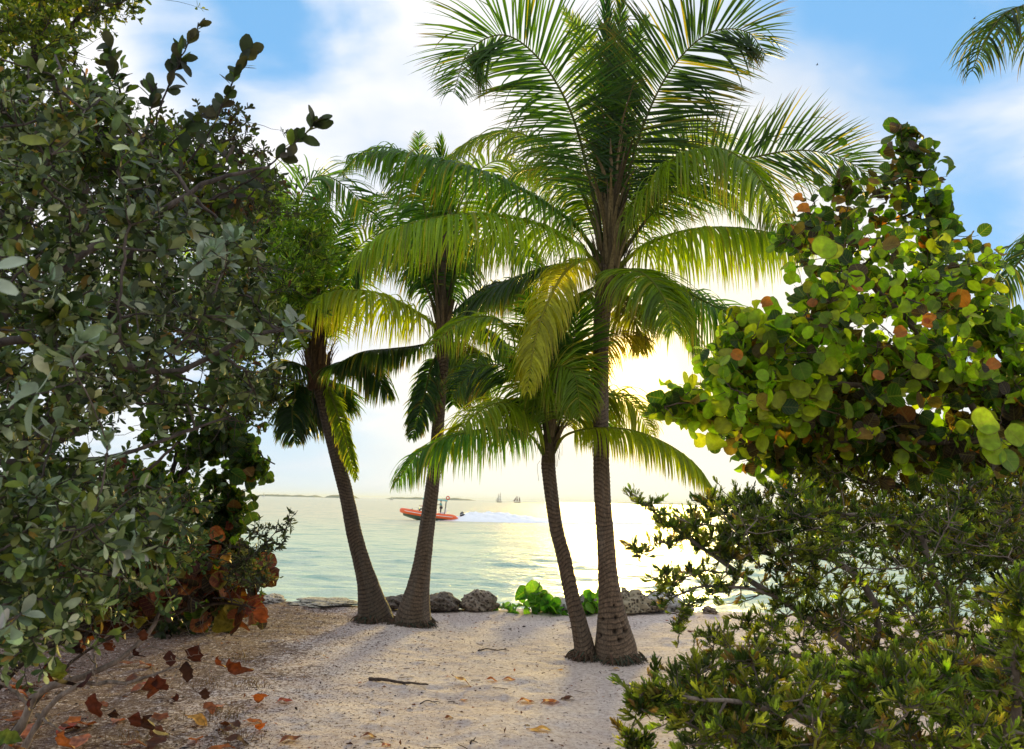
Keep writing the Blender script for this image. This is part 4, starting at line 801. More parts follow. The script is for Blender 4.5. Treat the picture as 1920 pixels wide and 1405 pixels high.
t.limb([(1760, 540, 5), (1740, 430, 4.9), (1735, 330, 4.8)], .01, .003)
t.limb([(1700, 600, 4.9), (1600, 500, 4.9), (1540, 420, 4.9), (1490, 390, 4.9)], .022, .005)
t.limb([(1840, 710, 4.9), (1700, 730, 4.7), (1560, 720, 4.5), (1420, 740, 4.4), (1290, 755, 4.3), (1245, 760, 4.3)], .026, .003)
t.limb([(1560, 600, 4.9), (1470, 600, 4.7), (1380, 620, 4.6)], .012, .004)
t.limb([(1930, 740, 4.9), (1860, 640, 4.9), (1850, 580, 4.9), (1900, 590, 4.9)], .02, .005)
t.limb([(1800, 520, 4.9), (1840, 510, 4.9), (1872, 480, 4.9)], .006, .002)
t.limb([(2000, 800, 5.0), (1880, 820, 4.6), (1750, 830, 4.6), (1560, 830, 4.6)], .03, .006)
t.limb([(2000, 700, 5.0), (1940, 650, 4.8), (1905, 640, 4.8)], .01, .003)
def sg(poly, ncl, per, d, th, sig, k, size, ps, f=.9):
    e = clusters(t, poly, ncl, per, d, th, sig, sag=.1); roundleaves(t, mb, e, k, size, SG, ps, f)
W1 = [14, 14, 15, 8, 2, .6, 4]
sg([(1490, 500), (1560, 470), (1640, 450), (1700, 490), (1760, 440), (1835, 500), (1830, 560), (1850, 650), (1800, 700), (1650, 710), (1520, 700), (1380, 720), (1350, 650), (1400, 600), (1480, 590)], 100, 4, 4.8, .75, .085, 2.7, .069, W1)
sg([(1480, 400), (1560, 345), (1640, 310), (1730, 340), (1770, 380), (1800, 450), (1700, 500), (1500, 500), (1455, 450)], 34, 4, 5.0, .6, .08, 2.6, .066, [8, 6, 14, 3, 3, 1, 9])
sg([(1672, 290), (1678, 240), (1700, 232), (1722, 260), (1712, 315), (1680, 320)], 6, 3, 5.0, .08, .035, 3, .075, [1, 0, 14, 0, 1, 0, 2])
sg([(1712, 262), (1742, 280), (1738, 320), (1712, 330)], 3, 3, 4.9, .06, .03, 3, .07, [3, 0, 14, 0, 0, 0, 1])
sg([(1722, 345), (1756, 340), (1775, 400), (1770, 440), (1735, 430)], 6, 3, 4.85, .08, .035, 2.6, .078, [8, 1, 12, 0, 0, 0, 0])
sg([(1245, 765), (1262, 735), (1330, 700), (1400, 690), (1500, 700), (1520, 780), (1400, 800), (1290, 790)], 40, 4, 4.45, .3, .06, 2.7, .078, [14, 18, 4, 14, 1, .5, 0], .8)
sg([(1330, 640), (1380, 590), (1480, 590), (1490, 690), (1370, 690)], 24, 4, 4.6, .3, .06, 2.7, .076, [14, 16, 6, 10, 2, 1, 0])
sg([(1500, 690), (1700, 690), (1850, 690), (1930, 720), (1930, 860), (1840, 890), (1700, 870), (1600, 860), (1450, 860), (1370, 830), (1370, 790), (1480, 770)], 120, 4, 4.9, .65, .09, 2.7, .076, [6, 5, 14, 4, 3.5, 1.2, 12])
sg([(1370, 810), (1430, 800), (1450, 860), (1410, 870), (1380, 850)], 6, 3, 4.7, .15, .05, 2.2, .07, [5, 3, 10, 6, 4, 2, 5], .2)
sg([(1820, 500), (1850, 520), (1860, 600), (1905, 575), (1905, 625), (1850, 650), (1820, 600)], 12, 4, 4.9, .2, .05, 2.6, .085, [14, 8, 8, 4, 1, 0, 0])
sg([(1855, 485), (1890, 480), (1885, 505), (1850, 505)], 2, 2, 4.9, .05, .03, 2, .06, [6, 0, 14, 0, 1, 0, 0]); sg([(1890, 620), (1960, 620), (1960, 730), (1880, 720)], 8, 3, 4.8, .1, .05, 2.5, .085, [10, 3, 10, 0, 2, .5, 3])
for (x, y, s_, c) in [(1845, 825, .12, 1), (1890, 845, .12, 0), (1860, 860, .11, 1), (1900, 800, .12, 1), (1840, 800, .12, 1), (1545, 480, .12, 1), (1565, 485, .1, 3), (1440, 575, .08, 5), (1690, 630, .09, 5), (1865, 690, .09, 5), (1650, 700, .08, 5), (1507, 395, .09, 5), (1500, 375, .07, 5), (1385, 660, .08, 5), (1740, 605, .08, 5)]:
    leaves(mb, np.array([P(x-15, y, 4.1)]), unit(np.array([[1, 0, t.r.normal(0, .5)]])), np.array([[t.r.normal(0, .3), -1, .3]]), np.array([s_*(.8 if c == 5 else 1)]), np.array([SG[c]]), T_RC if c == 5 else T_RD, t.r, .4)
t.grow(sample([(1500, 380), (1740, 340), (1820, 560), (1900, 760), (1700, 850), (1450, 840), (1500, 600)], 130, 4.9, .6, t.r), .004, .0012, 8, .06, .05, 4)
mb.build('foliage', M_ROUND, S8); t.mb.build('branches', M_BARK, S8)

# ---------------- right: bay cedar with tufted narrow leaves
BC = [(.10, .14, .02), (.17, .21, .026), (.035, .06, .012), (.28, .30, .03), (.20, .13, .035), (.40, .36, .04)]
def tufts(mb, ends, r, k, size, ps):
    rosettes(mb, ends, r, k, size, BC, ps, T_NA, back=.05, tilt=(8, 62), up=.75, szvar=.2, uni=True)
def cedar(label, base, limbs, specs, seed, name='bay_cedar_shrub'):
    root = thing(name, base, label, 'shrub', 'bay cedar shrubs at the right'); t = Tree(seed, (.15, .12, .095)); mb = MB()
    le = []
    for l in limbs:
        c = t.limb(*l); le.append((c[-1], unit(c[-1]-c[-3]), c[-3])); le += [(c[-1]+t.r.normal(0, .025, 3), unit(c[-1]-c[-3]), c[-4]) for _ in range(3)]
    tufts(mb, le, t.r, 24, .028, [10, 10, 8, 4, 2, 1])
    for (poly, ncl, per, d, th, sig, k, size, ps) in specs:
        e = clusters(t, poly, int(ncl*1.65), per, d, th, sig*1.0, (.008, .003), (.003, .0015)); tufts(mb, e, t.r, k*1.5, size*.72, ps)
    mb.build('foliage', M_SMALL, root); t.mb.build('branches', M_BARK, root)
WB = [22, 16, 20, 6, 3, 1]
cedar('rounded tufted shrub whose limbs stretch left over the water from the right edge', gx_(1800, 4.2),
      [([('w', 1860, 4.3, -.05), (1790, 1380, 4.2), (1640, 1250, 4.1), (1500, 1150, 4.0), (1390, 1080, 4.0), (1290, 1010, 4.0), (1240, 975, 4.0), (1180, 925, 4.0)], .035, .004),
       ([(1640, 1250, 4.1), (1640, 1130, 4.1), (1560, 1050, 4.1), (1420, 1035, 4.0), (1360, 1000, 3.9)], .02, .006),
       ([(1790, 1380, 4.2), (1800, 1200, 4.2), (1750, 1080, 4.2), (1700, 980, 4.2), (1560, 960, 4.1)], .03, .006),
       ([(1500, 1150, 4.0), (1430, 1110, 3.9), (1330, 1100, 3.9), (1260, 1120, 3.9), (1235, 1140, 3.9)], .010, .003), ([(1390, 1080, 4.0), (1330, 1070, 3.9), (1240, 1095, 3.9)], .006, .002),
       ([(1290, 1010, 4.0), (1240, 1020, 4.0), (1180, 1035, 4.0)], .005, .002), ([(1300, 1105, 3.9), (1285, 1150, 3.9), (1265, 1180, 3.9)], .004, .002),
       ([(1640, 1250, 4.1), (1500, 1230, 4.0), (1400, 1210, 3.9), (1320, 1225, 3.9)], .012, .003)],
      [([(1290, 975), (1350, 930), (1430, 930), (1480, 910), (1560, 960), (1580, 1030), (1480, 1080), (1400, 1060), (1310, 1020)], 62, 6, 4.0, .4, .06, 15, .042, WB),
       ([(1480, 1050), (1560, 960), (1700, 960), (1800, 900), (1960, 920), (1960, 1300), (1700, 1300), (1560, 1280), (1440, 1220), (1400, 1130)], 190, 6, 4.2, .6, .075, 15, .042, [20, 12, 24, 4, 3, .6]),
       ([(1170, 925), (1215, 930), (1300, 985), (1290, 1010), (1210, 970)], 9, 4, 4.0, .1, .03, 14, .038, WB), ([(1170, 1030), (1230, 1010), (1260, 1020), (1200, 1045)], 4, 4, 4.0, .08, .03, 14, .036, WB),
       ([(1220, 1080), (1300, 1060), (1400, 1080), (1390, 1120), (1290, 1110), (1240, 1130)], 13, 4, 3.9, .15, .04, 14, .036, WB), ([(1240, 1170), (1300, 1120), (1310, 1150), (1270, 1190)], 4, 4, 3.9, .05, .03, 14, .036, WB),
       ([(1320, 1200), (1400, 1160), (1460, 1200), (1440, 1260), (1340, 1260)], 14, 5, 3.9, .2, .05, 14, .038, WB)], 91)
cedar('taller tufted shrub rising behind, just below the round leaved tree at the right', gx_(2000, 5.4),
      [([('w', 2020, 5.4, -.05), (1980, 1200, 5.4), (1880, 1020, 5.3), (1760, 930, 5.2), (1620, 900, 5.1), (1520, 870, 5.1)], .05, .006), ([(1880, 1020, 5.3), (1860, 930, 5.3), (1800, 870, 5.2)], .02, .006), ([(1760, 960, 5.2), (1640, 1000, 5.1), (1540, 1000, 5.1)], .012, .004)],
      [([(1465, 880), (1520, 835), (1590, 815), (1680, 815), (1800, 850), (1960, 860), (1960, 1060), (1800, 1060), (1680, 1010), (1560, 985), (1500, 930)], 200, 6, 5.2, .6, .085, 14, .046, [16, 20, 18, 9, 4, 1])], 92)
cedar('nearest tufted shrub spreading across the bottom right corner', gx_(1900, 2.9),
      [([('w', 1900, 2.9, -.05), (1800, 1500, 2.8), (1600, 1380, 2.7), (1450, 1330, 2.6), (1320, 1310, 2.5), (1210, 1300, 2.5)], .03, .004), ([(1800, 1500, 2.8), (1780, 1350, 2.8), (1700, 1280, 2.7), (1600, 1260, 2.7)], .02, .005), ([(1600, 1480, 2.7), (1450, 1400, 2.6), (1320, 1370, 2.6), (1260, 1320, 2.6)], .014, .003),
       ([(1800, 1500, 2.8), (1900, 1350, 2.6), (1900, 1220, 2.5), (1910, 1060, 2.4)], .02, .005), ([(1500, 1480, 2.8), (1300, 1470, 2.8), (1215, 1420, 2.8), (1175, 1375, 2.8)], .008, .002)],
      [([(1230, 1290), (1300, 1260), (1350, 1230), (1420, 1225), (1500, 1270), (1600, 1250), (1750, 1230), (1960, 1190), (1960, 1450), (1280, 1450), (1290, 1370), (1240, 1330)], 150, 6, 2.8, .4, .055, 15, .042, [18, 16, 16, 8, 4, 2]),
       ([(1180, 1290), (1210, 1280), (1240, 1310), (1220, 1335), (1185, 1330)], 5, 4, 2.5, .06, .02, 16, .04, [10, 12, 8, 14, 4, 5]), ([(1160, 1380), (1190, 1365), (1215, 1385), (1210, 1420), (1170, 1420)], 5, 4, 2.8, .06, .02, 13, .034, WB),
       ([(1890, 1080), (1960, 1050), (1960, 1200), (1900, 1200)], 8, 5, 2.4, .1, .04, 15, .04, [14, 14, 6, 16, 1, 6])], 93)
# ================================================================== SHORE ROCKS
import bmesh
M_ROCK, nt = newmat('coral_rock'); L = nt.links.new
tc = N(nt, 'ShaderNodeTexCoord'); O = tc.outputs['Object']
at = N(nt, 'ShaderNodeAttribute', attribute_name='col')
v1 = N(nt, 'ShaderNodeTexVoronoi'); v1.inputs['Scale'].default_value = 22; L(O, v1.inputs[0])
n1 = nzt(30, 5, .7)
f_ = rmp(mth('ADD', v1.outputs['Distance'], mth('MULTIPLY', n1, .5)), .3, .75)
c = mixc(f_, (.05, .035, .025), at.outputs['Color'])
pb = N(nt, 'ShaderNodeBsdfPrincipled'); L(c, pb.inputs['Base Color']); pb.inputs['Roughness'].default_value = .95
bp = N(nt, 'ShaderNodeBump'); bp.inputs['Strength'].default_value = 1; bp.inputs['Distance'].default_value = .03; L(f_, bp.inputs['Height']); L(bp.outputs[0], pb.inputs['Normal'])
o = N(nt, 'ShaderNodeOutputMaterial'); L(pb.outputs[0], o.inputs[0])
def rock(x, y, w, h, dep, label, col, seed, d=None, jag=.2):
    r = np.random.default_rng(seed); d = d or SHORE+.05; b = P(x, y, d); s_ = d/1600
    bm = bmesh.new(); bmesh.ops.create_icosphere(bm, subdivisions=5, radius=1); V = np.array([v.co[:] for v in bm.verts]); F = np.array([[v.index for v in f.verts] for f in bm.faces]); bm.free()
    q = V*2.1+seed*3.1; dsp = (fbm(q[:, 0]+q[:, 2]*.7, q[:, 1]+q[:, 2], seed, 4)-.47)*2
    dsp2 = (vnoise(q[:, 0]*5+q[:, 2]*3, q[:, 1]*5-q[:, 2]*4, seed+5)-.5)
    V = V*(1+jag*2.2*dsp+.10*dsp2)[:, None]; V[:, 2] = np.where(V[:, 2] < -.3, -.3, V[:, 2])
    V = V*np.array([w/2*s_, dep/2, h*s_*.72]); V[:, 2] += h*s_*.1
    cc = np.array(col)*(1+.3*dsp[:, None])*(.9+.2*r.random())
    return tag(mk('shore_rock', V+b, F, M_ROCK, None, np.clip(cc, .02, .8), rootloc=b), label, 'rock', 'rocks along the water edge')
rock(610, 1131, 116, 8, .9, 'long low grey rock slab level with the sand left of the leftmost palm', (.30, .27, .22), 1, 13.1)
rock(505, 1128, 50, 14, .8, 'pale rock at the sand edge just right of the left thicket', (.34, .30, .26), 2, 13.2)
rock(742, 1136, 52, 22, .6, 'dark rock showing between the two left palm trunks', (.13, .10, .08), 3, 12.7)
rock(826, 1137, 72, 30, .7, 'dark rounded boulder immediately right of the second palm from the left', (.14, .11, .085), 4, 12.7)
rock(900, 1138, 60, 36, .6, 'rough pitted brown boulder standing alone between palms and seedling', (.24, .19, .145), 5, 12.75, .2)
rock(1062, 1139, 60, 20, .7, 'pale smooth rock partly behind the slender palm trunk', (.38, .36, .32), 6, 13.1, .08)
rock(1098, 1140, 50, 26, .6, 'greyish rock between the slender palm and the tallest palm', (.22, .19, .16), 7, 12.9)
rock(1182, 1140, 74, 38, .6, 'tan craggy boulder beside the tallest palm trunk', (.36, .30, .20), 8, 12.75, .24)
rock(1240, 1142, 80, 36, .9, 'pale grey boulder half hidden by the tip of the tufted shrub', (.40, .38, .35), 9, 13.3, .12)
rock(1225, 1141, 44, 16, .5, 'small brown rock in front of the pale grey boulder', (.20, .15, .10), 10, 12.8)

for q_, (x_, w_, h_) in enumerate([(700, 26, 10), (768, 22, 12), (862, 26, 12), (925, 24, 10), (1030, 22, 9), (1150, 20, 12), (1282, 34, 12), (1330, 26, 9)]):
    rock(x_, 1139+(x_-960)*.021, w_, h_, .35, ['small stone left of the two left palm feet', 'small dark stone between the second palm foot and its boulder', 'low stone between the rounded and the pitted boulder', 'low brown stone right of the pitted boulder', 'little stone right of the largest seedling', 'little brown stone just left of the tallest palm trunk', 'low pale stone right of the pale grey boulder', 'small flat stone farthest right along the water edge'][q_], [(.2, .17, .13), (.12, .1, .08), (.26, .22, .17), (.18, .13, .09)][q_ % 4], 40+q_, 12.9, .22)

# sea grape seedlings among the rocks
def seedling(x, y, w, h, n, label, seed, size=.15):
    d = 12.65; b = P(x, y, d); b[2] = ground_z(b[0], b[1]); root = thing('sea_grape_seedling', b, label, 'plant', 'sea grape seedlings among the rocks')
    t = Tree(seed, (.12, .10, .05)); mb = MB(); t.nodes = [b, b+[0, 0, .02], b+[0, 0, .04]]; t.rad = [.01]*3; s_ = d/1600
    tips = b+np.stack([t.r.uniform(-.5, .5, n)*w*s_, t.r.uniform(-.2, .2, n), t.r.uniform(.15, 1, n)**.8*h*s_], -1); k = np.abs(tips[:, 0]-b[0])/(w*s_*.5); tips[:, 2] = b[2]+(tips[:, 2]-b[2])*(1-.75*k**1.4)
    e = t.grow(tips, .008, .003, 7, .05, .02)
    roundleaves(t, mb, e, 1.7, size, [(.07, .20, .02), (.035, .11, .015), (.13, .28, .03)], [5, 4, 3], .7)
    mb.build('leaves', M_ROUND, root); t.mb.build('stem', M_TWIG, root)
seedling(995, 1138, 80, 44, 26, 'largest bright green sea grape seedling on the sand edge between boulder and slender palm', 61, .17)
seedling(940, 1138, 22, 12, 4, 'tiny green seedling tucked beside the rough pitted boulder', 62, .12)
seedling(1108, 1140, 44, 26, 9, 'small green seedling growing between the slender and the tallest palm trunks', 63, .15)
seedling(1052, 1141, 26, 10, 4, 'low green seedling left of the slender palm trunk', 64, .13)

# ================================================================== FALLEN THINGS ON THE SAND
def gp(x, y): q = G(x, y); q[2] = ground_z(q[0], q[1]); return q
M_STICK = barkmat('driftwood', 50, .5)
def stick(name, pts, r0, label, cat, col=(.07, .05, .04)):
    mb = MB(); c = np.array([gp(*p) for p in pts]); b = c[0].copy(); c = catmull(c, 24); c[:, 2] = ground_z(c[:, 0], c[:, 1])+r0*.8+.01*np.abs(np.sin(np.linspace(0, 5, 24))); rr = r0*(1-.55*np.linspace(0, 1, 24))*(1+.12*np.sin(np.arange(24)*2.1))
    tube(mb, c, rr, 8, col); m1 = len(c)//2; tube(mb, catmull([c[m1], c[m1]+[.05, -.03, -.01], c[m1]+[.07, -.08, -.02]], 6), rr[m1]*.5, 5, col)
    return tag(mb.build(name, M_STICK, rootloc=b), label, cat)
stick('driftwood_stick', [(692, 1280), (730, 1284), (770, 1289), (803, 1291)], .016, 'long dark driftwood stick lying on the sand left of centre', 'stick')
stick('twig', [(788, 1319), (806, 1316), (826, 1318)], .005, 'short thin brown twig on the sand just below the long driftwood stick', 'twig')
stick('twig', [(896, 1224), (925, 1222), (955, 1225)], .008, 'dark twig lying on the sand left of the slender palm foot', 'twig')
stick('twig', [(1195, 1236), (1203, 1238), (1213, 1238)], .012, 'stubby brown twig right at the swollen foot of the tallest palm', 'twig')
stick('twig', [(882, 1392), (886, 1388), (892, 1384)], .007, 'tiny dark upright looking twig at the bottom centre of the sand', 'twig')
stick('twig', [(1290, 1190), (1310, 1194), (1330, 1193)], .008, 'thin orange brown twig on the sand under the tufted shrub tip', 'twig', (.2, .08, .03))
p = gp(465, 1157); mb = MB(); zz_ = np.linspace(-.05, .15, 8)
tube(mb, np.stack([p[0]+.01*np.sin(zz_*30), p[1]+0*zz_, p[2]+zz_], -1), .03*(1+.08*np.sin(np.arange(8)*2.0)), 9, (.035, .028, .022)); tag(mb.build('wooden_stump', M_STICK, rootloc=p), 'short dark wooden stump poking out of the sand beside the left thicket', 'stump')

DC = dict(o=(.42, .13, .03), b=(.22, .075, .03), d=(.10, .04, .022), y=(.50, .26, .05), r=(.34, .07, .04), p=(.42, .17, .10))
def fallen(x, y, s_, c, label, rz, tilt, seed, group=None):
    r = np.random.default_rng(seed); b = gp(x, y); mb = MB(); V0, F0 = tpl_obov(9, .36, .85, .12+.25*r.random(), .05+.2*r.random())
    V = V0.copy(); V[:, 2] += .05*np.sin(V[:, 0]*9+seed)+.10*r.normal(0, .5)*V[:, 1]; V[:, 2] -= V[:, 2].mean(); V[:, 1] *= 1+.15*np.sin(V[:, 0]*14+seed); V[:, 0] -= .5
    ca, sa = math.cos(tilt), math.sin(tilt); V = V@np.array([[ca, 0, sa], [0, 1, 0], [-sa, 0, ca]]); ca, sa = math.cos(rz), math.sin(rz); V = V@np.array([[ca, sa, 0], [-sa, ca, 0], [0, 0, 1]])
    V *= s_; V[:, 2] += -V[:, 2].min()+.004
    tipd = np.clip((V0[:, 0:1]-.75)*4, 0, 1)*(r.random() < .5); col = np.array(DC[c])*(1-tipd)+np.array([.04, .025, .018])*tipd
    mb.add(V+b, F0, col); st = np.array([V[0]+b if len(V) else b])[0]; dv_ = unit(np.array([V[1]+b, V[4]+b])); 
    tube(mb, np.array([V[1]+b, V[1]+b-(V[4]-V[1])*.9-[0, 0, .004]]), .0022*s_/.12, 4, col[0] if np.ndim(col) > 1 else col)
    return tag(mb.build('fallen_leaf', M_DRY, rootloc=b), label, 'leaf', group or 'dry leaves fallen on the sand')
sol = [(867, 1290, .17, 'b', 'curled brown leaf standing up on the sand just right of the driftwood stick', .2, -.35), (922, 1282, .10, 'o', 'small orange leaf on open sand, left one of the pair above centre', .1, .05), (955, 1279, .11, 'o', 'flat orange leaf, right one of the pair on open sand', -.1, .02),
       (988, 1317, .13, 'o', 'flat orange brown leaf left of the two curled leaves near bottom centre', .1, .05), (1033, 1317, .14, 'o', 'curled orange leaf with dark edges, middle of the three near bottom centre', .4, .15), (1064, 1312, .12, 'd', 'dark brown leaf tip, rightmost of the three near bottom centre', .3, .2),
       (1013, 1372, .15, 'y', 'golden yellow curled leaf with black stalk end at the bottom centre', -.1, .2), (842, 1347, .07, 'b', 'small brown leaf alone on sand below the curled brown leaf', .3, .1), (693, 1380, .10, 'b', 'rounded reddish brown leaf on sand at the bottom left of centre', .1, .1), (725, 1396, .07, 'p', 'little pinkish leaf at the very bottom edge left of centre', .5, .05),
       (870, 1311, .07, 'p', 'small pale orange leaf under the curled brown leaf', .2, .03), (1052, 1259, .06, 'y', 'small yellow leaf on the sand below the slender palm foot', .2, .05), (1155, 1257, .07, 'y', 'dull yellow leaf on the sand below the tallest palm foot', -.2, .05), (840, 1275, .05, 'p', 'tiny tan leaf above the curled brown leaf', .3, .0),
       (370, 1363, .17, 'y', 'golden orange curled leaf, brightest one in the leaf mould at bottom left', -.3, -.3), (545, 1386, .15, 'b', 'brown and orange crumpled leaf between the leaf mould and open sand', .3, .2), (535, 1320, .12, 'r', 'reddish leaf above the crumpled one at the edge of the leaf mould', .4, .1), (475, 1358, .13, 'o', 'orange leaf right of the brightest golden leaf', -.2, .1),
       (1215, 1378, .09, 'b', 'brown leaf on pale sand beside the lowest twig of the tufted shrub', .1, .1)]
for i, (x, y, s_, c, lb, rz, ti) in enumerate(sol): fallen(x, y, s_, c, lb, rz, ti, 700+i)
rl = np.random.default_rng(77); i = 0
mould = []
while i < 42:
    x = rl.uniform(-10, 520); y = rl.uniform(1240, 1404)
    if rl.random() > (y-1200)/200*(1.15-x/560): continue
    mould.append((x, y, rl.uniform(.10, .18), rl.choice(list('oobbddrp')), rl.uniform(0, 6.28), rl.normal(0, .2))); i += 1
ORD = 'first second third fourth fifth sixth seventh eighth ninth tenth eleventh twelfth thirteenth fourteenth fifteenth sixteenth seventeenth eighteenth nineteenth twentieth'.split()
for ck, cn in dict(o='bright orange', b='mid brown', d='very dark brown', r='brick red', p='pale pinkish').items():
    for j, q in enumerate(sorted(q for q in mould if q[3] == ck)): fallen(q[0], q[1], q[2], ck, cn+' fallen leaf under the left thicket, '+ORD[j]+' of that colour from the left', q[4], q[5], 800+j+ord(ck)*40, 'dry leaves in the leaf mould')

# litter: uncountable flakes, seeds and twig bits
mb = MB(); r = np.random.default_rng(5); n = 34000
x = r.uniform(-6.5, 5.5, n); y = 5.2+8*r.random(n)**1.0; dens = .08+.8/(1+np.exp((x+1.0+.6*np.sin(y))*1.4))+.25*np.clip(fbm(x*.8, y*.8, 55)-.45, 0, 1)*3*(x < 2)
k = r.random(n) < dens; x, y = x[k], y[k]; n = len(x); s_ = .010+.030*r.random(n)**2.6; s_ *= 1+.9*(r.random(n) < .06)
pos = np.stack([x, y, ground_z(x, y)+.004], -1); D = np.stack([r.normal(0, 1, n), r.normal(0, 1, n), r.normal(0, .22, n)], -1)
leaves(mb, pos, D, np.stack([r.normal(0, .35, n), r.normal(0, .35, n), np.ones(n)], -1), s_, pick(r, n, [(.06, .035, .025), (.14, .07, .04), (.26, .12, .05), (.03, .02, .018)], [6, 5, 3, 4]), tpl_obov(3, .3, .8, .3, .4), r, .6)
for q in range(620):
    a = np.array([r.uniform(-6.5, 4.5), r.uniform(5.2, 12.5), 0]); 
    if r.random() > .3+.7/(1+math.exp((a[0]+.8)*1.2)): continue
    v = np.array([r.normal(0, 1), r.normal(0, .7), 0])*.06*(.4+r.random()); c3 = np.array([a, a+v*.5+[.01*r.normal(), .01, 0], a+v]); c3[:, 2] = ground_z(c3[:, 0], c3[:, 1])+.006; tube(mb, c3, .0016+.002*r.random(), 3, (.08, .05, .035), cap=False)
tag(mb.build('leaf_litter', M_DRY), 'scattered dark flakes, twig bits and seeds strewn over the sand', 'litter', kind='stuff')
# thin dry grass tufts near the leaf mould
mb = MB()
for (x_, y_, nn) in [(420, 1345, 60), (470, 1290, 50), (455, 1240, 40), (380, 1290, 40), (480, 1160, 30), (250, 1390, 30), (445, 1385, 40)]:
    b = gp(x_, y_)
    for q in range(nn):
        a = b+np.array([r.normal(0, .10), r.normal(0, .10), 0]); h_ = .03+.06*r.random(); w_ = r.normal(0, .03, 2); a[2] = ground_z(a[0], a[1])
        tube(mb, np.array([a, a+[w_[0]*.4, w_[1]*.4, h_*.6], a+[w_[0]*1.3, w_[1]*1.3, h_]]), np.array([.0022, .0016, .0004]), 3, (.16+.1*r.random(), .13, .05), cap=False)
tag(mb.build('dry_grass', M_DRY), 'sparse dry grass blades at the edge of the leaf mould', 'grass', kind='stuff')

# ================================================================== BOATS
M_ORANGE = plainmat('orange_tube', (.85, .12, .02), .4); M_WHITE = plainmat('white_gelcoat', (.75, .78, .78), .35); M_HULL = plainmat('grey_green_hull', (.06, .13, .11), .4); M_BLACK = plainmat('black_cowl', (.015, .02, .022), .35)
M_TEAL = plainmat('teal_cloth', (.25, .55, .52), .8); M_SKIN = plainmat('skin', (.45, .24, .15), .6); M_FOAM = plainmat('foam', (.92, .94, .96), .9, var=.05); M_RED = plainmat('red_cloth', (.60, .07, .05), .7); M_PINK = plainmat('pink_cloth', (.7, .35, .32), .8); M_DKCL = plainmat('dark_cloth', (.03, .03, .04), .8)
bx = P(752, 975, 95)[0]; sx = P(868, 975, 95)[0]; BL = sx-bx; b0 = np.array([(bx+sx)/2, 95.0, SEA])
boat = thing('rescue_boat', b0, 'orange and white inflatable speedboat racing left with bow raised', 'boat')
def bt(u, v, w):     # boat space: u from bow 0 to stern 1, v across, w up -> world, bow trimmed up
    q = np.array([(u-.5)*BL, v, w]); a = R(5.0); return b0+np.array([q[0], q[1], q[2]+(.5-u)*BL*math.sin(a)+.02])+np.array([0, 0, .05])
us = np.concatenate([np.linspace(.93, .25, 14), np.array([.14, .07, .025, .01])]); hw = np.concatenate([np.full(14, .98), [.86, .62, .33, .0]])
path = [bt(u, -h_, .52+.45*max(0, .35-u)) for u, h_ in zip(us, hw)]+[bt(u, h_, .52+.45*max(0, .35-u)) for u, h_ in list(zip(us, hw))[-2::-1]]
pc = catmull(path, 90); rr = np.full(90, .27); rr[:6] = np.linspace(.05, .27, 6); rr[-6:] = np.linspace(.27, .05, 6); mb = MB(); tube(mb, pc, rr, 14, (.8, .1, .02)); mb.build('inflatable_tube', M_ORANGE, boat)
mb = MB(); tube(mb, pc[5:-5]+np.array([0, 0, .02]), .285, 10, (0, 0, 0)) if False else None
mb = MB(); tube(mb, pc[4:45]+np.array([0, -.275, .03]), .035, 6); tube(mb, pc[46:-4]+np.array([0, .275, .03]), .035, 6); mb.build('rubbing_strake', M_WHITE, boat)
secs = []
for u in np.linspace(0.03, .97, 16):
    hb = .85*min(1, (u/.3)**.6); k = -.42*min(1, (u/.35)**.8)+.35*max(0, .3-u); secs.append([bt(u, -hb, .42+.3*max(0, .3-u)), bt(u, -hb*.85, .12+.5*max(0, .3-u)+k*.2), bt(u, 0, k+.1), bt(u, hb*.85, .12+.5*max(0, .3-u)+k*.2), bt(u, hb, .42+.3*max(0, .3-u))])
V = np.array(secs).reshape(-1, 3); F = np.array([[i*5+j, i*5+j+1, i*5+j+6, i*5+j+5] for i in range(15) for j in range(4)]); F2 = np.array([[75, 76, 77, 78, 79], [4, 3, 2, 1, 0]])
mk('hull', V, [F, F2], M_HULL, boat)
mb = MB(); q0 = [bt(u, v, .5) for u in (.12, .95) for v in (-.6, .6)]; q0[0] = bt(.12, -.3, .62); q0[1] = bt(.12, .3, .62); mb.add(np.array(q0+[a-[0, 0, .08] for a in q0]), np.array([[0, 2, 3, 1], [4, 5, 7, 6], [0, 4, 6, 2], [1, 3, 7, 5]])); mb.build('deck', M_WHITE, boat, smooth=False)
def tapered(mb, c, s0, s1, h_, lean=0):
    v = [[sx_*s[0]/2+(lean if k else 0), sy_*s[1]/2, k*h_] for k, s in ((0, s0), (1, s1)) for sx_, sy_ in ((-1, -1), (1, -1), (1, 1), (-1, 1))]
    mb.add(np.array(v)+c, np.array([[3, 2, 1, 0], [4, 5, 6, 7], [0, 1, 5, 4], [1, 2, 6, 5], [2, 3, 7, 6], [3, 0, 4, 7]]))
mb = MB(); tapered(mb, bt(.52, 0, .5), (.9, .8), (.55, .7), .85, .12); con = mb.build('console', M_WHITE, boat, smooth=False)
mb = MB(); tapered(mb, bt(.50, 0, 1.35), (.10, .75), (.04, .65), .35, .12); mb.build('windscreen', M_TEAL, boat, smooth=False)
mb = MB(); tapered(mb, bt(.68, 0, .5), (.6, .8), (.55, .75), .45); tapered(mb, bt(.72, 0, .95), (.15, .75), (.10, .7), .45, .05); mb.build('seat', M_WHITE, boat, smooth=False)
mb = MB()
for u, v in ((.38, -.5), (.38, .5), (.70, -.5), (.70, .5)): tube(mb, [bt(u, v, .5), bt(u+.02, v*.95, 2.2)], .03, 6)
mb.build('canopy_frame', M_BLACK, boat)
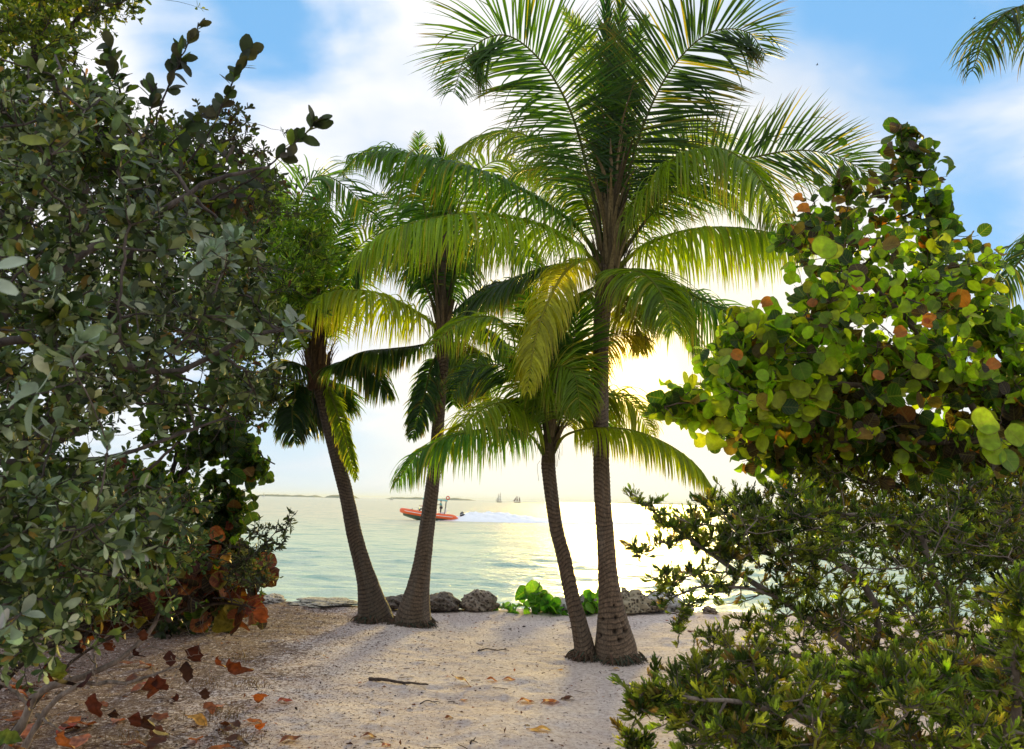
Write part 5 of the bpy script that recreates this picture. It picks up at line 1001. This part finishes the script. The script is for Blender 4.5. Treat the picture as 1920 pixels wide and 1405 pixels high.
mb = MB(); cg = [[bt(u, v, 2.22+.10*(1-(v/.7)**2)-(u-.55)**2*.3) for v in np.linspace(-.7, .7, 7)] for u in np.linspace(.34, .74, 7)]; cg = np.array(cg); n7 = np.array([[i*7+j, i*7+j+1, i*7+j+8, i*7+j+7] for i in range(6) for j in range(6)])
mb.add(np.vstack([cg.reshape(-1, 3), cg.reshape(-1, 3)-[0, 0, .05]]), np.vstack([n7, n7[:, ::-1]+49])); mb.build('canopy', M_TEAL, boat)
mb = MB(); tube(mb, [bt(.28, v_, .62+z_) for v_, z_ in ((-.6, 0), (-.55, .45), (.55, .45), (.6, 0))], .025, 6); tube(mb, [bt(.16, -.4, .8), bt(.18, -.3, 1.0), bt(.2, -.1, .8)], .03, 6); mb.build('grab_rail', M_BLACK, boat)
th = np.linspace(0, 2*np.pi, 24); mb = MB(); tube(mb, np.array([bt(.745, .1, 2.55)+np.array([.16*math.cos(a), 0, .16*math.sin(a)]) for a in th]), .06, 8); tube(mb, [bt(.73, .1, 2.2), bt(.735, .1, 2.42)], .02, 5); mb.build('life_ring', M_RED, boat)
mb = MB(); s = np.linspace(0, 1, 9); prof = np.array([.10, .20, .25, .27, .27, .26, .23, .17, .05])
tube(mb, np.array([bt(.985, 0, .62+.62*q)+[.02*q, 0, 0] for q in s]), prof, 14); ob = mb.build('outboard_motor', M_BLACK, boat)
mb = MB(); tube(mb, np.array([bt(.985, 0, .98)+np.array([.262*math.cos(a), .262*math.sin(a), .07*math.cos(a)]) for a in th]), .022, 6); o_ = mb.build('cowl_stripe', M_WHITE); o_.parent = ob; o_.location = tuple(-np.array(boat.location))
mb = MB(); tube(mb, [bt(.985, 0, .65), bt(.99, 0, .2), bt(.995, 0, -.15)], np.array([.10, .08, .05]), 8); o_ = mb.build('drive_leg', M_BLACK); o_.parent = ob; o_.location = tuple(-np.array(boat.location))

def person(base, label, sit, shirt, hat, face=-1, seed=0):
    """one continuous skinned body; clothing and cap are its children"""
    root = thing('person', base, label, 'person', 'crew of the orange speedboat'); hp = .55 if sit else .95
    f = face; J = {'p': (0, 0, hp), 'b': (0, 0, hp+.22), 'c': (.02*f, 0, hp+.42), 'n': (.02*f, 0, hp+.55), 'h': (.04*f, 0, hp+.66), 't': (.03*f, 0, hp+.80)}
    for s_, y in (('l', -.17), ('r', .17)):
        J['s'+s_] = (.02*f, y, hp+.46); J['e'+s_] = (.16*f, y*1.35, hp+.24); J['w'+s_] = (.40*f, y*1.1, hp+.30); J['m'+s_] = (.50*f, y*1.0, hp+.31)
        J['q'+s_] = (0, y*.55, hp-.04); J['k'+s_] = ((.42*f if sit else .05*f), y*.7, hp-(.04 if sit else .45)); J['a'+s_] = ((.40*f if sit else 0), y*.7, .08); J['f'+s_] = ((.40*f if sit else 0)+.17*f, y*.75, .04)
    E = [('p', 'b'), ('b', 'c'), ('c', 'n'), ('n', 'h'), ('h', 't')]+[e for s_ in 'lr' for e in (('c', 's'+s_), ('s'+s_, 'e'+s_), ('e'+s_, 'w'+s_), ('w'+s_, 'm'+s_), ('p', 'q'+s_), ('q'+s_, 'k'+s_), ('k'+s_, 'a'+s_), ('a'+s_, 'f'+s_))]
    rad = {'p': (.15, .11), 'b': (.14, .10), 'c': (.17, .11), 'n': (.055, .055), 'h': (.085, .095), 't': (.07, .075)}; rad2 = {'s': .06, 'e': .042, 'w': .028, 'm': .035, 'q': .085, 'k': .06, 'a': .04, 'f': .035}
    def sk(name, names, mat, grow=0.):
        nn = [k for k in J if k in names]; me = bpy.data.meshes.new(name); me.from_pydata([J[k] for k in nn], [(nn.index(a), nn.index(b)) for a, b in E if a in names and b in names], []); ob = bpy.data.objects.new(name, me); COL.objects.link(ob); ob.parent = root
        md = ob.modifiers.new('skin', 'SKIN'); ob.modifiers.new('sub', 'SUBSURF').render_levels = 2; me.materials.append(mat)
        for i_, k in enumerate(nn): q = rad.get(k) or (rad2[k[0]],)*2; me.skin_vertices[0].data[i_].radius = (q[0]+grow, q[1]+grow); me.skin_vertices[0].data[i_].use_root = (i_ == 0)
        return ob
    sk('body', list(J), M_SKIN); sk('shirt', ['b', 'c', 'sl', 'sr', 'el', 'er', 'p'], shirt, .018); sk('trousers', ['p', 'ql', 'qr', 'kl', 'kr', 'al', 'ar'], M_DKCL, .014)
    mb = MB(); z0 = np.array(J['t'])+np.array(base); tube(mb, np.array([z0+[0, 0, -.06], z0+[0, 0, 0], z0+[0, 0, .05], z0+[0, 0, .075]]), np.array([.105, .11, .085, .02]), 12); mb.add(z0+np.array([[0, -.08, -.045], [0, .08, -.045], [.19*f, .06, -.06], [.19*f, -.06, -.06], [0, -.08, -.03], [0, .08, -.03], [.19*f, .06, -.045], [.19*f, -.06, -.045]]), np.array([[0, 1, 2, 3], [7, 6, 5, 4], [3, 2, 6, 7]])); mb.build('cap', hat, root)
person(bt(.64, .05, .52), 'person in teal shirt and black cap standing at the wheel of the orange speedboat', False, M_TEAL, M_BLACK, -1)
person(bt(.36, -.1, .56), 'person in a pink shirt seated ahead of the console on the orange speedboat', True, M_PINK, M_WHITE, -1)

# wake: tumbled foam mound behind and beside the boat
nu, nv_ = 260, 40; U = np.linspace(0, 1, nu)[:, None]; Vv = np.linspace(-1, 1, nv_)[None]
xs = b0[0]+BL*.10+U*44; wid_ = (1.2+2.6*np.minimum(1, U*5)+6*U); ys = 95.2+U*9+Vv*wid_; hh = (.70*np.exp(-((U-.14)/.10)**2)+.42*np.exp(-U*3.2))*np.clip(1-np.abs(Vv)**1.6, 0, 1)*(.45+1.1*fbm(xs*1.6+0*Vv, ys*1.6, 71))*np.clip(U*14, 0, 1)*(1-U)**.7
hh = hh-.25*np.abs(Vv)**6-.3*U**3
hh += .04*(vnoise(xs*5+0*Vv, ys*3, 73)-.5); cut = .20+U*.28; hh = hh+.10-.30*np.clip(cut-fbm(xs*.8+0*Vv, ys*1.6, 79)+.12*np.abs(Vv), -.1, 1)*(1+2*U)
X_ = xs+0*Vv; i2 = (np.arange(nu-1)[:, None]*nv_+np.arange(nv_-1)[None]).ravel()
tag(mk('boat_wake', np.stack([X_.ravel(), (ys+0*X_).ravel(), (SEA+hh).ravel()], -1), np.stack([i2, i2+nv_, i2+nv_+1, i2+1], -1), M_FOAM), 'white foaming wake trailing right behind the orange speedboat', 'wake', kind='stuff')

# sailing ships on the horizon
M_SAILP = plainmat('pale_sail', (.62, .62, .55), .9); M_SAILD = plainmat('maroon_sail', (.10, .03, .035), .9); M_DHULL = plainmat('dark_hull', (.03, .025, .018), .5); M_THULL = plainmat('tan_hull', (.30, .24, .17), .6); M_MAST = plainmat('mast_wood', (.25, .2, .14), .7)
def hullmesh(root, b, Ln, beam, h_, mat):
    V = []; 
    for u in np.linspace(0, 1, 13):
        w_ = beam/2*math.sin(math.pi*min(1, .06+u*.86))**.6; sh = h_*(1+.25*(2*u-1)**2)
        V += [b+np.array([(u-.5)*Ln, -w_, sh]), b+np.array([(u-.5)*Ln*.94, -w_*.7, 0]), b+np.array([(u-.5)*Ln*.9, 0, -.5]), b+np.array([(u-.5)*Ln*.94, w_*.7, 0]), b+np.array([(u-.5)*Ln, w_, sh])]
    F = np.array([[i*5+j, i*5+j+1, i*5+j+6, i*5+j+5] for i in range(12) for j in range(4)]+[[i*5+4, i*5, i*5+5, i*5+9] for i in range(12)]); mk('hull', V, [F, np.array([[0, 1, 2, 3, 4], [64, 63, 62, 61, 60]])], mat, root)
def sail(root, pts, mat, belly=.6, name='sail'):
    p_ = [np.array(q, float) for q in pts]; n = 8; V = []
    if len(p_) == 3: p_ = [p_[0], p_[1], p_[2], p_[2]]
    for i in range(n):
        for j in range(n):
            a, b_ = i/(n-1), j/(n-1); q = (p_[0]*(1-a)+p_[1]*a)*(1-b_)+(p_[3]*(1-a)+p_[2]*a)*b_; V.append(q+[0, belly*math.sin(math.pi*a)*math.sin(math.pi*min(b_+.15, 1)), 0])
    F = np.array([[i*n+j, i*n+j+1, i*n+n+j+1, i*n+n+j] for i in range(n-1) for j in range(n-1)]); o_ = mk(name, np.array(V), F, mat, root); md = o_.modifiers.new('thick', 'SOLIDIFY'); md.thickness = .06
d = 1150; b = P(936, 941, d); b[2] = SEA; k = d/1600
s1 = thing('sailing_ship', b, 'tall pale sailed ship with dark hull on the horizon, left of the maroon sailed schooner', 'ship', 'ships on the horizon')
hullmesh(s1, b, 9.5*k, 2.6, 1.6*k, M_DHULL)
for mx, mh in ((-1.6, 16), (1.8, 18.5)):
    mb = MB(); tube(mb, [b+[mx*k, 0, .5], b+[mx*k, 0, mh*k]], .18, 6); mb.build('mast', M_MAST, s1)
for mx, z0_, z1_, w0, w1 in ((-1.6, 3, 7.5, 3.0, 2.6), (-1.6, 8, 11.5, 2.5, 2.0), (-1.6, 12, 15, 1.8, 1.2), (1.8, 3, 8, 3.2, 2.8), (1.8, 8.5, 12.5, 2.6, 2.1), (1.8, 13, 17, 2.0, 1.2)): sail(s1, [b+[(mx-w0/2)*k, -.3, z0_*k], b+[(mx+w0/2)*k, -.3, z0_*k], b+[(mx+w1/2)*k, -.3, z1_*k], b+[(mx-w1/2)*k, -.3, z1_*k]], M_SAILP)
sail(s1, [b+[-7*k, 0, 1.5*k], b+[-2*k, 0, 2.5*k], b+[-1.8*k, 0, 11*k]], M_SAILP)
b = P(970, 942, d+40); b[2] = SEA
s2 = thing('schooner', b, 'schooner with dark maroon sails and tan hull on the horizon', 'ship', 'ships on the horizon')
hullmesh(s2, b, 13*k, 3, 1.8*k, M_THULL)
for mx in (-1.5, 3.0):
    mb = MB(); tube(mb, [b+[mx*k, 0, .5], b+[mx*k, 0, 13.5*k]], .2, 6); mb.build('mast', M_MAST, s2)
for q in ([(-2.0, 2.6), (.9, 2.6), (.6, 8.6), (-1.3, 8.2)], [(2.6, 2.8), (5.6, 2.8), (4.6, 9.8), (3.1, 10)], [(-8.2, 2.6), (-4.2, 3.0), (-2.2, 11)], [(-5.8, 5), (-3.0, 5.4), (-1.8, 12)], [(-.9, 9.4), (1.2, 10), (-.6, 12.8)]): sail(s2, [b+[x_*k, .1, z_*k] for x_, z_ in q], M_SAILD, .5)
for (x, dist, lb) in ((494, 1700, 'tiny white sailboat on the horizon in front of the left island strip'), (390, 1500, 'tiny sailboat glimpsed through the leaves of the left thicket')):
    b = P(x, 932, dist); b[2] = SEA; s3 = thing('sailboat', b, lb, 'boat', 'ships on the horizon'); k3 = dist/1600
    hullmesh(s3, b, 6*k3, 2.4, .9*k3, M_WHITE); mb = MB(); tube(mb, [b+[0, 0, .5], b+[0, 0, 9*k3]], .14, 6); mb.build('mast', M_MAST, s3); sail(s3, [b+[.1, 0, 1.5*k3], b+[2.6*k3, 0, 1.5*k3], b+[.1, 0, 8.6*k3]], M_SAILP)
b = P(734, 940, 1300); b[2] = SEA; s3 = thing('motorboat', b, 'tiny dark motorboat far out left of the speeding orange boat', 'boat', 'ships on the horizon'); k3 = 1300/1600
hullmesh(s3, b, 7*k3, 2.2, .9*k3, M_DHULL); mb = MB(); tapered(mb, b+[.5, 0, .7*k3], (2.4*k3, 1.6), (1.6*k3, 1.3), 1.6*k3, .2); mb.build('cabin', M_WHITE, s3, smooth=False); mb = MB(); tube(mb, [b+[.5, 0, 1.5], b+[.5, 0, 8*k3]], .1, 5); mb.build('mast', M_MAST, s3)

# two birds high in the sky
M_BIRD = plainmat('bird_plumage', (.03, .035, .04), .8)
for (x, y, dist, rot, lb) in ((1532, 122, 90, .3, 'tiny distant bird in the blue sky above the right sea grape tree'), (1827, 35, 95, -.5, 'tiny distant bird in the sky left of the top right palm frond')):
    b = P(x, y, dist); root = thing('bird', b, lb, 'bird', 'birds in the sky'); mb = MB(); u = np.linspace(-1, 1, 12)
    tube(mb, np.stack([b[0]+u*.16, b[1]+0*u, b[2]+.05*u*rot], -1), .035*np.sqrt(np.clip(1-u**2, .02, 1)), 8)
    for s_ in (-1, 1):
        w_ = np.linspace(0, 1, 7); c3 = np.stack([b[0]+.03*w_**2, b[1]+s_*w_*.30, b[2]+.10*np.sin(w_*2.4)], -1); ch = .06*(1-w_*.85); V = np.stack([c3+np.stack([ch, 0*ch, 0*ch], -1), c3+[0, 0, .01], c3-np.stack([ch, 0*ch, 0*ch], -1)], 1).reshape(-1, 3)
        i_ = (np.arange(6)*3)[:, None]+np.arange(2)[None]; mb.add(V, np.stack([i_, i_+1, i_+4, i_+3], -1).reshape(-1, 4))
    mb.build('body', M_BIRD, root)

# ================================================================== AIR
m, nt = newmat('sea_air'); vp = N(nt, 'ShaderNodeVolumePrincipled'); vp.inputs['Color'].default_value = (.80, .90, 1.0, 1); vp.inputs['Density'].default_value = HAZE; vp.inputs['Anisotropy'].default_value = .2
o = N(nt, 'ShaderNodeOutputMaterial'); nt.links.new(vp.outputs[0], o.inputs[1])
if HAZE > 0:
    v = np.array([[x, y, z] for x in (-33000, 33000) for y in (-400, 33000) for z in (-3, 60)], float); f = np.array([[0, 1, 3, 2], [4, 6, 7, 5], [0, 4, 5, 1], [2, 3, 7, 6], [0, 2, 6, 4], [1, 5, 7, 3]])
    tag(mk('haze', v, f, m, smooth=False), kind='stuff')
